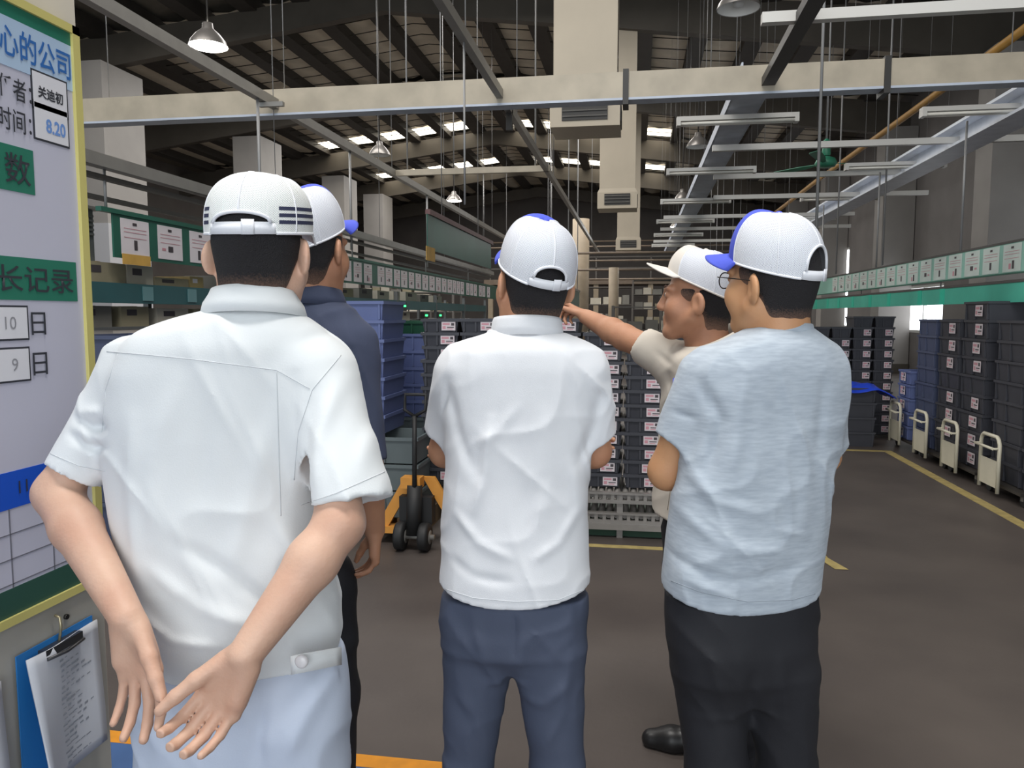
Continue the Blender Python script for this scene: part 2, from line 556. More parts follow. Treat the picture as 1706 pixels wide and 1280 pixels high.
for i, (y, x0, x1) in enumerate(((5.6, .8, 4.6), (9.72, .86, 4.9), (11.7, 1.06, 3.75), (13.72, 1.25, 4.66), (16.3, .5, 4.2), (18.5, .5, 4.7), (21.5, .4, 4.4))):
    t = thing('light_bar', ((x0 + x1) / 2, y, 3.48), '%s thin pale crossbar hanging level across the right-hand lines' % (near_words + ['sixth nearest', 'farthest'])[i], 'rail', 'thin light crossbars')
    MB().box(x0, x1, y - .035, y + .035, 3.48, 3.55).build('channel', M_white, t)
    for x in (x0 + (.2 if x0 <= .5 else .6), x1 - .5):
        MB().cyl((x, y, 3.55), (x, y, roofz(x) - .1), .0014, n=5).build('hanger_rod', M_rod, t)
# thin uprights that drop from the rails to the right-hand line
for i, (x, y) in enumerate(((1.5, 7.0), (3.3, 11.3), (3.25, 13.6))):
    o = MB().cyl((x, y, 2.2), (x, y, 7.2 if i else 7.4), .013, n=6).build('drop_pole', M_rod)
    tag(o, ['thin pale pole hanging over the grey T-shirt man, nearest of the drop poles', 'thin drop pole right of the green fan', 'thin drop pole farther back by the bright windows'][i], 'pole')

# pendant lamps
M_shade = mat('pendant_shade_grey', (128, 124, 120), 0.35, metal=0.5)
M_shadein = mat('pendant_shade_white_inside', (225, 224, 220), 0.4)
M_bulb_on = mat('lit_lamp', (255, 252, 240), 0.4, emit=14.0)
M_bulb_off = mat('unlit_lamp', (200, 200, 198), 0.3)


def pendant(x, y, z, lit, label, r=.21):
    t = thing('pendant_lamp', (x, y, z), label, 'lamp', 'factory pendant lamps')
    MB().lathe((x, y, z), [(r, 0), (r * .92, .05), (r * .62, .13), (r * .3, .19), (r * .26, .25), (.02, .26)]).build('shade', M_shade, t)
    MB().lathe((x, y, z + .004), [(r * .97, 0), (r * .88, .045), (r * .58, .12), (r * .25, .17), (0.001, .175)]).build('reflector', M_bulb_on if lit else M_shadein, t)
    MB().lathe((x, y, z), [(.001, .02), (.05, .03), (.06, .07), (.04, .13), (.03, .17)]).build('bulb', M_bulb_on if lit else M_bulb_off, t)
    MB().cyl((x, y, z + .25), (x, y, roofz(x) - .2), .012, n=6).build('stem', M_darkrail, t)
    if lit:
        d = bpy.data.lights.new('lamp_glow', 'POINT')
        d.energy = 60
        d.shadow_soft_size = .1
        o = bpy.data.objects.new('lamp_glow', d)
        COL.objects.link(o)
        o.parent = t
        o.location = (0, 0, -.08)
    return t


pendant(-4.76, 8.2, 4.5, True, 'large lit pendant lamp at upper left above the rail')
pendant(-4.8, 20.0, 4.5, True, 'small lit pendant lamp above the dark green hanging banner')
pendant(1.26, 27.0, 4.5, True, 'small lit pendant lamp far back between the tube fittings')
pendant(.93, 8.06, 4.5, False, 'large unlit pendant lamp at the top edge of the view')
pendant(1.02, 14.35, 4.5, False, 'unlit dark pendant lamp just below the cross beam on the right')
pendant(-4.8, 14.1, 4.5, False, 'unlit grey pendant lamp below the left roof lights', .2)
pendant(1.1, 20.6, 4.5, False, 'unlit grey pendant lamp half hidden among the tube fittings', .2)

# green ceiling fan
fx, fy, fz = 2.55, 11.45, 3.62
t = thing('ceiling_fan', (fx, fy, fz), 'green three-bladed ceiling fan hanging among the tube fittings', 'fan')
M_fan = mat('fan_green', (52, 128, 100), 0.4)
MB().lathe((fx, fy, fz), [(.001, -.06), (.12, -.05), (.15, 0), (.12, .06), (.05, .09), (.001, .1)]).build('motor', M_fan, t)
MB().lathe((fx, fy, fz + .1), [(.05, 0), (.06, .03), (.05, .2), (.02, .23)]).build('canopy_cup', M_fan, t)
MB().cyl((fx, fy, fz + .2), (fx, fy, 7.2), .012, n=6).build('rod', M_rod, t)
for k, a in enumerate((8, 128, 248)):
    a = math.radians(a)
    d = V((math.cos(a), math.sin(a), 0))
    n = V((-math.sin(a), math.cos(a), 0.18))
    vs = [V((fx, fy, fz)) + d * r_ + n * s_ * w_ for r_, w_ in ((.12, .025), (.25, .035), (.4, .06), (.85, .07), (.9, .05)) for s_ in (-1, 1)]
    mb = MB().add(vs, [(2 * i, 2 * i + 2, 2 * i + 3, 2 * i + 1) for i in range(4)])
    o = mb.build('blade', M_fan, t)
    o.modifiers.new('thick', 'SOLIDIFY').thickness = .008

# hanging dark green banner with a yellow tag
t = thing('hanging_banner', (-2.4, 10.6, 2.28), 'dark green banner hanging from the rail, left of the middle man', 'banner')
MB().box(-2.412, -2.40, 8.7, 12.6, 2.28, 2.68).build('cloth', M_tealL, t)
MB().box(-2.44, -2.38, 8.75, 12.7, 2.68, 2.74).build('top_bar', mat('maroon_bar', (104, 72, 72), .5), t)
for y in (9.4, 11.6):
    MB().cyl((-2.41, y, 2.7), (-2.41, y, roofz(-2.4) - .1), .007, n=6).build('hanger_rod', M_rod, t)
MB().box(-2.40, -2.393, 8.62, 9.0, 2.15, 2.31).build('tag', mat('yellow_card', (206, 164, 82), .6, var=.1, vscale=8), t).rotation_euler = (0.0, 0, 0)
t = thing('hanging_banner', (-1.6, 20, 1.9), 'small green panel hanging far back beside the pointing hand', 'banner')
MB().box(-1.61, -1.6, 17.3, 21.5, 1.75, 2.15).build('cloth', mat('pale_green_panel', (84, 120, 108), .4, var=.1), t)
MB().box(-1.63, -1.58, 17.3, 21.5, 2.15, 2.2).build('top_bar', M_alu, t)
for y in (18, 20.8):
    MB().cyl((-1.605, y, 2.2), (-1.605, y, roofz(-1.6) + .1), .012, n=6).build('hanger_rod', M_rod, t)

# ================================================================ NOTICE RAILS with paper sheets over both lines
_papers = {}


def paper(parent, X, y0, y1, z0, z1, nrm, style, col=None):
    """sheet lying on the plane x = X, facing nrm (+1/-1), printed marks a hair proud of it"""
    key = (round(y1 - y0, 3), round(z1 - z0, 3), nrm, style, col)
    yc, zc = (y0 + y1) / 2, (z0 + z1) / 2
    if key not in _papers:
        w, h = (y1 - y0) / 2, (z1 - z0) / 2
        m = MB()

        def q(a, b, c, d, e, mi):
            x = e * nrm
            vs = [(x, a, c), (x, b, c), (x, b, d), (x, a, d)]
            m.add(vs, [(0, 1, 2, 3)] if nrm > 0 else [(3, 2, 1, 0)], mi)
        m.box(-.001, .001, -w, w, -h, h, 0)
        q(-.18 * w, .12 * w, .66 * h, .82 * h, .0025, 1)
        for zz in (.45, .25, -.05):
            q(-.8 * w, .8 * w, zz * h, (zz + .035) * h, .0025, 2)
        if style == 0:
            q(-.12 * w, .12 * w, -.7 * h, -.15 * h, .0025, 1)
        elif style == 1:
            q(-.2 * w, .2 * w, -.55 * h, -.2 * h, .0025, 1)
            q(-.7 * w, -.4 * w, -.5 * h, -.35 * h, .0025, 2)
        else:
            q(-.3 * w, -.05 * w, -.8 * h, -.2 * h, .0025, 1)
            q(.05 * w, .3 * w, -.8 * h, -.4 * h, .0025, 2)
        _papers[key] = m.mesh('paper_sheet', [col or M_paper, M_print, M_pink])
    o = bpy.data.objects.new('paper_sheet', _papers[key])
    COL.objects.link(o)
    o.parent = parent
    o.location = V((X, yc, zc)) - wloc(parent)
    return o


# left line
XLn = -3.4
t = thing('notice_rail', (XLn, 11, 1.9), 'dark green notice strip with paper sheets above the left line', 'notice board')
MB().box(XLn - .012, XLn, 4.62, 19, 1.9, 2.19).build('strip', M_tealL, t)
MB().box(XLn - .03, XLn + .01, 4.5, 19, 2.185, 2.215).build('top_edge', M_tealL, t)
y = 4.69
i = 0
while y < 17.5:
    w_ = .30 if y < 7.5 else .27 + .08 * rng.random()
    paper(t, XLn + .003, y, y + w_, 1.925, 2.165, 1, i % 3)
    y += w_ + (.1 if y < 6.5 else rng.choice((.05, .08, .22)))
    i += 1
MB().box(XLn + .006, XLn + .009, 4.69, 4.99, 1.86, 1.93).build('yellow_note', MATS['yellow_card'], t)
MB().box(XLn - .012, XLn, 6.1, 6.22, 2.22, 2.3).build('yellow_note', MATS['yellow_card'], t)
for y in (4.6, 6.65, 9, 12.3, 15.5):
    MB().cyl((XLn - .03, y, 2.2), (XLn - .03, y, 2.5), .01, n=6).build('hanger', M_rod, t)
t = thing('overhead_rail', (XLn, 10, 2.5), 'double pale rail just above the left notice strip', 'rail')
MB().box(XLn - .04, XLn + .04, 2.4, 18, 2.46, 2.54).build('channel', M_alu, t)
MB().box(XLn - .05, XLn + .0, 2.4, 18, 2.39, 2.42).build('channel', M_darkrail, t)
MB().box(XLn - .25, XLn - .21, 2.4, 18, 2.3, 2.33).build('channel', M_darkrail, t)
for y in (4.0, 7.0, 10.0, 13.5, 17.0):
    MB().cyl((XLn - .02, y, 2.54), (XLn - .02, y, roofz(XLn) - .1), .004, n=6).build('hanger_rod', M_rod, t)

# left rack below the strip
M_rackpost = mat('rack_post_grey', (110, 112, 112), 0.5, metal=0.3)
M_tealshelf = mat('dull_teal_shelf_edge', (48, 92, 96), 0.45, var=0.08, vscale=3)
rack = thing('flow_rack', (-3.9, 9.5, 0), 'long left rack with a teal shelf edge behind the white-shirted man', 'rack')
for y in (4.25, 6.4, 8.6, 10.8, 13.0, 15.2, 17.4):
    for x in (-3.46, -4.4):
        MB().box(x - .025, x + .025, y - .025, y + .025, 0, 1.86).build('post', M_rackpost, rack)
for z in (1.715, 1.44, .9, .35):
    MB().box(-4.4, -3.48, 4.2, 17.5, z - .02, z).build('shelf', M_rackpost, rack)
MB().box(-3.475, -3.44, 4.2, 17.5, 1.6, 1.735).build('teal_edge', M_tealshelf, rack)
for y in (4.95, 5.5, 6.9, 7.9):
    MB().box(-3.438, -3.434, y, y + .12, 1.62, 1.72).build('clear_tape', mat('pale_tape', (96, 138, 142), .3), rack)

M_carton = [mat('dusty_carton', (150, 142, 118), .8, var=.06), mat('tan_carton', (170, 150, 104), .8, var=.06), mat('pale_carton', (186, 180, 166), .8, var=.05), mat('grey_carton', (120, 118, 112), .8, var=.05)]
M_tape = mat('brown_tape', (160, 128, 70), .4)


def carton(y0, y1, z0, h, ci, label, X0=-3.5, d=.34, mark=True):
    x1 = X0
    m = MB().box(x1 - d, x1, y0, y1, z0, z0 + h, 0)
    yc = (y0 + y1) / 2
    if mark:
        m.box(x1, x1 + .002, y0 + .2 * (y1 - y0), y0 + .55 * (y1 - y0), z0 + h * .55, z0 + h * .85, 1)
    o = m.build('carton', [M_carton[ci], M_print if ci != 1 else M_paper])
    tag(o, label, 'box', 'cartons on the left rack')
    MB().box(x1 - d, x1 + .0012, yc - .02, yc + .02, z0 + h, z0 + h + .002).build('tape', M_tape, o)
    return o


cart = [(4.32, 4.86, .155, 0, 'long dusty carton on the left rack beside the notice board'),
        (4.88, 5.17, .155, 2, 'pale printed carton under the yellow note on the left rack'),
        (5.19, 5.62, .085, 0, 'low dusty carton right of the pale printed carton'),
        (5.64, 5.83, .11, 1, 'small tan carton by the white-shirted man\'s ear'),
        (6.1, 6.55, .14, 3, 'grey carton hidden behind the striped cap'),
        (6.7, 7.1, .17, 0, 'dusty carton behind the navy-shirted man\'s head'),
        (7.3, 7.9, .16, 3, 'wide grey carton just right of the navy man\'s jaw'),
        (8.0, 8.5, .15, 3, 'grey carton below the paired paper sheets'),
        (8.7, 9.2, .13, 0, 'dusty carton under the green gap in the paper strip'),
        (9.4, 9.9, .15, 3, 'dark carton left of the pale far cartons'),
        (10.1, 10.6, .14, 2, 'pale carton below the middle of the far paper row'),
        (10.8, 11.1, .15, 2, 'narrow pale carton in the far paper row'),
        (11.4, 12.0, .16, 2, 'wide pale carton near the green signal lights'),
        (12.2, 12.7, .14, 3, 'grey carton near the middle man\'s left ear'),
        (13.0, 13.6, .14, 2, 'farthest pale carton on the upper left shelf')]
for y0, y1, h, ci, lb in cart:
    carton(y0, y1, 1.715, h, ci, lb)
for n_, (y0, y1, h, ci, lb) in enumerate(((4.35, 4.7, .14, 3, 'grey tray box below the teal edge beside the notice board'), (4.8, 5.1, .14, 0, 'dusty box in the middle under the teal shelf edge'), (5.2, 5.6, .13, 2, 'pale lilac box under the teal shelf edge'), (5.7, 6.1, .13, 0, 'dusty box under the teal shelf edge by the shirt collar'),
                                          (8.9, 9.3, .13, 2, 'pale box on the lower shelf above the green crate'), (9.5, 10.1, .12, 2, 'wide pale box on the lower shelf past the green crate'), (10.4, 10.9, .13, 3, 'grey box on the lower shelf above the black totes'), (11.2, 11.6, .13, 2, 'pale box on the lower shelf left of the green lights'))):
    carton(y0, y1, 1.44, h, ci, lb)

# stacked machines beside the left column
M_mach = mat('machine_grey', (104, 108, 110), .5, var=.1)
t = thing('control_cabinet', (-3.95, 4.35, 1.89), 'grey slatted machine part standing above the cartons beside the notice board', 'machine')
MB().box(-4.3, -3.62, 4.3, 4.72, 1.875, 2.22).build('body', M_mach, t)
for k in range(5):
    MB().box(-3.62, -3.6, 4.32, 4.7, 2.05 + k * .03, 2.065 + k * .03).build('slat', M_rackpost, t)
MB().box(-4.35, -3.58, 4.25, 4.77, 2.22, 2.24).build('lid', M_alu, t)
# green signal lights and small devices
M_led = mat('green_signal_light', (60, 255, 130), .4, emit=3.0)
for i, (y, z) in enumerate(((12.2, 1.52), (13.1, 1.52), (11.0, 1.66))):
    t = thing('signal_unit', (-3.42, y, z - .06), ['small device with a green light, left one above the totes', 'small device with a green light, right one above the totes', 'small device with a green light, upper left one'][i], 'device')
    MB().box(-3.46, -3.40, y - .12, y + .12, z - .08, z + .05).build('case', M_vent, t)
    MB().box(-3.40, -3.392, y - .06, y + .06, z - .02, z + .01).build('led', M_led, t)

# right line notice strips
XRn = 3.2
M_film = mat('pale_green_film', (142, 192, 178), 0.3, var=0.12, vscale=1.2)
M_film2 = mat('green_film', (74, 178, 156), 0.3, var=0.15, vscale=1.5)
M_filmpaper = mat('film_covered_paper', (196, 210, 204), 0.4, var=0.05)
t = thing('notice_rail', (XRn, 14, 1.88), 'upper pale green strip of paper sheets over the right line', 'notice board')
MB().box(XRn, XRn + .01, 4.5, 24, 1.885, 2.145).build('strip', M_film, t)
MB().box(XRn - .005, XRn + .02, 4.5, 24, 2.145, 2.165).build('top_edge', M_darkrail, t)
MB().box(XRn - .003, XRn + .015, 4.5, 24, 1.875, 1.888).build('bottom_edge', M_tealL, t)
y, i = 5.15, 0
while y < 13.5:
    paper(t, XRn - .003, y, y + .33, 1.895, 2.135, -1, i % 3, M_filmpaper)
    y += .405
    i += 1
for y in (5.5, 8.5, 11.3, 14.5, 18):
    MB().cyl((XRn + .02, y, 2.16), (XRn + .02, y, 3.45), .012, n=6).build('hanger_rod', M_rod, t)
t = thing('notice_rail', (XRn, 14, 1.62), 'lower plain green strip below the paper sheets on the right', 'notice board')
MB().box(XRn, XRn + .01, 4.5, 24, 1.63, 1.80).build('strip', M_film2, t)
MB().box(XRn - .005, XRn + .02, 4.5, 24, 1.80, 1.825).build('top_edge', M_darkrail, t)
for k in range(9):
    y = 8.6 + k * .85 + .3 * rng.random()
    MB().box(XRn - .004, XRn - .001, y, y + .12, 1.632, 1.8).build('bright_tape', mat('bright_green_tape', (40, 190, 160), .3), t)
for y in (6, 9, 12, 15, 18):
    MB().cyl((XRn + .03, y, 1.81), (XRn + .03, y, 2.15), .008, n=6).build('hanger', M_rod, t)

# ================================================================ TOTES
M_black = mat('black_tote_plastic', (58, 59, 66), 0.5, var=0.1, vscale=5)
M_blue = mat('blue_tote_plastic', (94, 106, 150), 0.45, var=0.06, vscale=5)
M_navy = mat('dark_blue_tote_plastic', (70, 78, 104), 0.5, var=0.06, vscale=5)
M_grey = mat('grey_tote_plastic', (96, 106, 108), 0.5, var=0.06, vscale=5)
M_green = mat('dark_green_tote_plastic', (28, 74, 52), 0.45, var=0.06)
M_label = mat('tote_label_card', (206, 196, 200), 0.6)


def tote_mesh(w, d, h, name='tote'):
    """open stacking tote, long rim, recessed front window; origin at bottom centre, front faces -y"""
    m = MB()
    a, b = w / 2, d / 2
    ti = .022
    rz = h - .022
    t_ = .008
    # tapered outer walls, floor, inner walls
    o0 = [(-a + ti, -b + ti, 0), (a - ti, -b + ti, 0), (a - ti, b - ti, 0), (-a + ti, b - ti, 0)]
    o1 = [(-a + .01, -b + .01, rz), (a - .01, -b + .01, rz), (a - .01, b - .01, rz), (-a + .01, b - .01, rz)]
    r0 = [(-a, -b, rz), (a, -b, rz), (a, b, rz), (-a, b, rz)]
    r1 = [(-a, -b, h), (a, -b, h), (a, b, h), (-a, b, h)]
    i1 = [(-a + .018, -b + .018, h), (a - .018, -b + .018, h), (a - .018, b - .018, h), (-a + .018, b - .018, h)]
    i0 = [(-a + ti + t_, -b + ti + t_, t_), (a - ti - t_, -b + ti + t_, t_), (a - ti - t_, b - ti - t_, t_), (-a + ti + t_, b - ti - t_, t_)]
    L = [o0, o1, r0, r1, i1, i0]
    vs = [p for l in L for p in l]
    fs = [(3, 2, 1, 0)]
    for k in range(5):
        for j in range(4):
            fs.append((4 * k + j, 4 * k + (j + 1) % 4, 4 * k + 4 + (j + 1) % 4, 4 * k + 4 + j))
    fs.append((20, 21, 22, 23))
    m.add(vs, fs)
    # vertical ribs on the front
    for x in (-a + .035, -a * .15, a - .035):
        m.box(x - .006, x + .006, -b + .004, -b + .02, .006, rz)
    return m


def label_mesh(w, h):
    m = MB().box(-w / 2, w / 2, -.0015, .0015, 0, h, 0)
    for k, (x0, x1, z0, z1, mi) in enumerate(((-.42, .1, .62, .84, 1), (-.42, -.2, .16, .5, 1), (.2, .42, .55, .85, 2), (-.1, .4, .3, .4, 2), (-.1, .3, .14, .22, 1))):
        m.quad((x0 * w, -.0022, z0 * h), (x1 * w, -.0022, z0 * h), (x1 * w, -.0022, z1 * h), (x0 * w, -.0022, z1 * h), mi)
    return m.mesh('label_card', [M_label, M_pink, M_print])


def place_tote(me, loc, rot, label, group, lab=None, laboff=None, cat='crate'):
    o = bpy.data.objects.new('tote', me)
    COL.objects.link(o)
    o.location = loc
    o.rotation_euler = (0, 0, rot)
    tag(o, label, cat, group)
    if lab:
        l = bpy.data.objects.new('label_card', lab)
        COL.objects.link(l)
        l.parent = o
        l.location = laboff
    return o


# --- central wall of small black totes on the roller conveyor
W, D, Hh = .285, .4, .0975
me = tote_mesh(W - .006, D, Hh).mesh('tote', M_black)
lab = label_mesh(.1, .062)
for c in range(7):
    n = 12 if c < 4 else 11
    x = -1.523 + W * (c + .5) + (0.0 if c < 4 else .01)
    for r in range(n):
        top = n - 1 - r
        place_tote(me, (x + rng.uniform(-.004, .004), 5.5 + rng.uniform(-.008, .008), .325 + r * Hh), rng.uniform(-.012, .012),
                   'black tote, %s stack right of the blue crates, %s from the top' % (ORD[c], ORD[top]),
                   'black totes on the roller conveyor', lab, (.055 + rng.uniform(-.012, .012), -D / 2 + .004, .014))
# roller conveyor under them
M_galv = mat('galvanised_steel', (150, 146, 142), .4, metal=.5, var=.08, vscale=8)
cv = thing('roller_conveyor', (-.5, 5.5, 0), 'grey two-tier roller conveyor under the black totes', 'conveyor')
for zz in (.315, .175):
    for yy in (5.2, 5.8):
        MB().box(-1.25, .95, yy - .015, yy + .015, zz - .075, zz - .05).build('rail', M_galv, cv)
        MB().box(-1.25, .95, yy - .02, yy + .02, zz - .012, zz + .002).build('rail', M_galv, cv)
    me_r = MB().cyl((0, -.28, 0), (0, .28, 0), .022, n=10).mesh('roller', M_galv)
    me_p = MB().box(-.012, .012, -.012, .012, -.05, -.01).mesh('roller_bracket', M_galv)
    for k in range(40):
        o = bpy.data.objects.new('roller', me_r)
        COL.objects.link(o)
        o.parent = cv
        o.location = V((-1.22 + k * .055, 5.5, zz - .025)) - cv.location
        if k % 1 == 0:
            o2 = bpy.data.objects.new('roller_bracket', me_p)
            COL.objects.link(o2)
            o2.parent = cv
            o2.location = V((-1.195 + k * .055, 5.2, zz)) - cv.location
MB().box(-1.25, .95, 5.17, 5.2, .06, .1).build('lower_beam', M_galv, cv)
for x in (-1.2, -.1, .9):
    for yy in (5.22, 5.78):
        MB().box(x - .02, x + .02, yy - .02, yy + .02, 0, .31).build('leg', M_galv, cv)
o = MB().box(-1.25, .95, 5.24, 5.9, 0.0, .07).build('green_base', mat('dark_green_base', (34, 66, 48), .6, var=.1), cv)

# --- blue crates
me_b = tote_mesh(.58, .5, .13).mesh('tote', M_blue)
me_n = tote_mesh(.58, .5, .13).mesh('tote', M_navy)
for r in range(7):
    place_tote(me_b, (-1.98, 5.25, .705 + r * .13), 0, 'bright blue crate stacked behind the navy-shirted man, %s from the top' % ORD[6 - r], 'blue crates behind the navy-shirted man')
me_b2 = tote_mesh(.4, .5, .131).mesh('tote', M_blue)
for r in range(5):
    place_tote(me_b2, (-1.70, 6.05, .72 + r * .131), 0, 'blue crate in the narrow stack beside the black totes, %s from the top' % ORD[4 - r], 'blue crates beside the black totes')
me_g = tote_mesh(.4, .5, .1).mesh('tote', M_green)
place_tote(me_g, (-1.71, 6.06, .72 + 5 * .131), 0, 'dark green crate on top of the narrow blue stack', None)
me_y = tote_mesh(.42, .46, .18).mesh('tote', M_grey)
for r in range(3):
    place_tote(me_y, (-1.66, 5.19, .135 + r * .188), 0, 'grey-green crate behind the pallet jack, %s of three from the top' % ORD[2 - r], 'grey crates behind the pallet jack')
for r in range(3):
    place_tote(me_y, (-2.12, 5.22, .135 + r * .188), 0, 'grey-green crate under the bright blue stack, %s of three from the top' % ORD[2 - r], 'grey crates under the blue stack')
me_y2 = tote_mesh(.4, .5, .19).mesh('tote', M_grey)
for r in range(3):
    place_tote(me_y2, (-1.72, 6.05, .14 + r * .193), 0, 'grey-green crate under the narrow blue stack, %s of three from the top' % ORD[2 - r], 'grey crates under the narrow blue stack')
# pallet
M_pal = mat('weathered_pallet_wood', (126, 104, 78), .8, var=.15, vscale=10)
t = thing('pallet', (-1.95, 5.5, 0), 'low wooden pallet under the blue crate stacks', 'pallet')
for k in range(5):
    MB().box(-2.4 + k * .2, -2.24 + k * .2, 4.95, 6.32, .112, .134).build('plank', M_pal, t)
for x in (-2.4, -1.97, -1.53):
    MB().box(x, x + .09, 4.95, 6.32, .0, .112).build('bearer', M_pal, t)
# big navy crates by the notice board
me_nv = tote_mesh(.6, .5, .2).mesh('tote', M_navy)
for c in range(4):
    for r in range(7):
        place_tote(me_nv, (-3.1, 4.35 + c * .62, r * .2), math.pi / 2, 'dark navy crate, left rack, %s stack from the notice board, %s from the top' % (ORD[c], ORD[6 - r]), 'dark navy crates before the left rack')

# --- pallet jack
M_jack = mat('jack_orange', (212, 146, 62), .5, var=.06)
M_tyre = mat('black_rubber', (30, 30, 31), .6)
jx, jy = -1.40, 4.72
t = thing('pallet_jack', (jx, jy, 0), 'orange pallet jack parked in front of the crates, left of the middle man', 'pallet jack')
for dx in (-.1, .06):
    wl_ = MB().lathe((jx + dx - .03 - .0, jy - .02, .092), [(.02, 0), (.06, 0), (.088, .006), (.092, .02), (.092, .05), (.088, .064), (.06, .07), (.02, .07)], 28, axis='X').build('wheel', M_tyre, t)
    MB().lathe((jx + dx - .032, jy - .02, .092), [(.001, 0), (.045, 0), (.045, .074), (.001, .074)], 20, axis='X').build('hub', M_alu, wl_)
MB().cyl((jx - .13, jy - .02, .092), (jx + .13, jy - .02, .092), .018).build('axle', M_alu, t)
MB().cyl((jx - .01, jy - .02, .1), (jx - .01, jy + .02, .42), .05).build('pump_cylinder', M_tyre, t)
MB().box(jx - .12, jx + .1, jy + .03, jy + .12, .16, .34).build('pump_body', M_tyre, t)
for s in (-1, 1):
    MB().add([V((jx, jy + .1, 0)) + V(p) for p in ((s * .02, 0, .46), (s * .10, 0, .46), (s * .30, 0, .12), (s * .22, 0, .12), (s * .02, .03, .46), (s * .10, .03, .46), (s * .30, .03, .12), (s * .22, .03, .12))],
             [(0, 1, 2, 3), (7, 6, 5, 4), (0, 4, 5, 1), (1, 5, 6, 2), (2, 6, 7, 3), (3, 7, 4, 0)]).build('frame_plate', M_jack, t)
    MB().box(jx + s * .22 - .07, jx + s * .22 + .07, jy + .08, jy + .16, .075, .12).build('fork_heel', M_jack, t)
    MB().box(jx + s * .22 - .07, jx + s * .22 + .07, jy + .16, jy + .42, .055, .085).build('fork', M_jack, t)
    MB().cyl((jx + s * .22 - .05, jy + .37, .035), (jx + s * .22 + .05, jy + .37, .035), .035).build('fork_roller', M_tyre, t)
MB().box(jx - .1, jx + .03, jy + .0, jy + .1, .40, .47).build('orange_cap', M_jack, t)
MB().tube([(jx, jy - .02, .42), (jx - .02, jy + .06, .7), (jx - .03, jy + .1, .86)], .016).build('handle_shaft', M_tyre, t)
MB().tube([(jx - .03, jy + .1, .86), (jx - .1, jy + .11, .9), (jx - .1, jy + .13, 1.0), (jx + .04, jy + .13, 1.0), (jx + .04, jy + .11, .9), (jx - .03, jy + .1, .86)], .012).build('handle_loop', M_tyre, t)

# --- right-hand stacks of large black totes on dollies
LT, WT, HT = .53, .42, .168
me_k = tote_mesh(LT, WT, HT).mesh('tote', M_black)
me_kn = tote_mesh(LT, WT, HT).mesh('tote', M_navy)
me_kb = tote_mesh(.4, .36, .15).mesh('tote', M_blue)
lab2 = label_mesh(.15, .1)
ys = [5.2, 5.76, 6.32, 6.88, 7.60, 8.16, 8.76]
ns = [8, 8, 8, 8, 9, 8, 8]
for c, (y, n) in enumerate(zip(ys, ns)):
    for r in range(n):
        has = (c in (2, 4, 5) and r != 4) or (c == 0)
        place_tote(me_kn if c == 6 else me_k, (3.24 + rng.uniform(-.01, .01), y, .13 + r * HT), -math.pi / 2 + rng.uniform(-.015, .015),
                   'large %s tote right of the aisle, %s stack from far end, %s from top' % ('navy' if c == 6 else 'black', ORD[6 - c], ORD[n - 1 - r]),
                   'large totes on the right-hand dollies', lab2 if has else None, (.06, -WT / 2 + .006, .035))
for r in range(5):
    place_tote(me_kb, (3.16, 9.24, .13 + r * .155), -math.pi / 2, 'bright blue tote in the low right-hand stack, %s from the top' % ORD[4 - r], 'bright blue totes in the low stack', lab2, (-.05, -.36 / 2 + .006, .03))
M_dolly = mat('dolly_frame_dark', (62, 58, 54), .5, metal=.2)
M_handle = mat('cream_handle_enamel', (206, 200, 180), .45, var=.05)


def trolley(y, label, x=2.93):
    t = thing('trolley', (3.2, y, 0), label, 'trolley', 'trolleys with cream handle panels')
    MB().box(2.98, 3.5, y - .45, y + .3, .10, .125).build('deck', M_dolly, t)
    for dx in (3.04, 3.44):
        for dy in (-.38, .22):
            MB().cyl((dx - .012, y + dy, .05), (dx + .012, y + dy, .05), .05, n=14).build('caster', M_tyre, t)
            MB().box(dx - .02, dx + .02, y + dy - .02, y + dy + .02, .05, .1).build('caster_fork', M_galv, t)
    y0, y1 = y - .17, y + .17
    MB().tube([(x, y0, .06), (x, y0, .46), (x, y0 + .02, .50), (x, y0 + .05, .52), (x, y1 - .05, .52), (x, y1 - .02, .50), (x, y1, .46), (x, y1, .06)], .016, 8).build('handle_frame', M_handle, t)
    MB().box(x - .006, x + .006, y0 + .01, y1 - .01, .10, .32).build('panel', M_handle, t)
    MB().tube([(x - .05, y0, .43), (x - .05, y1, .43)], .012, 8).build('grip_bar', M_handle, t)
    for yy in (y0, y1):
        MB().cyl((x, yy, .43), (x - .05, yy, .43), .01, n=6).build('grip_bracket', M_handle, t)
    return t


trolley(5.9, 'trolley with a cream handle panel at the right edge of the view')
trolley(6.92, 'nearest fully visible trolley with a cream handle panel on the right')
trolley(7.76, 'second trolley from the right edge with a cream handle panel')
trolley(8.52, 'trolley with a cream handle panel in front of the blue totes')
trolley(9.32, 'farthest trolley with a cream handle panel, beside the blue sheet')
# --- far stacks facing the aisle
me_f = tote_mesh(.245, .4, .133).mesh('tote', M_black)
lab3 = label_mesh(.085, .075)
for c in range(4):
    n = 11 if c >= 2 else 10
    for r in range(n):
        place_tote(me_f, (2.27 + c * .252, 10.35, .03 + r * .134), 0, 'small black tote past the floor line, %s far stack from left, %s from top' % (ORD[c], ORD[n - 1 - r]), 'black totes in the far stacks', lab3 if r < n - 1 else None, (.05, -.196, .03))
t = thing('tote_pallet', (2.65, 10.35, 0), 'black base under the far tote stacks', 'pallet')
MB().box(2.12, 3.18, 10.1, 10.6, 0.0, .03).build('deck', M_dolly, t)
me_t = tote_mesh(.62, .45, .17).mesh('tote', M_black)
for r in range(4):
    place_tote(me_t, (2.42, 9.55, r * .171), 0, 'wide black tray beneath the blue plastic sheet, %s from the top' % ORD[3 - r], 'wide black trays beneath the blue sheet')
gr = 14
vs = []
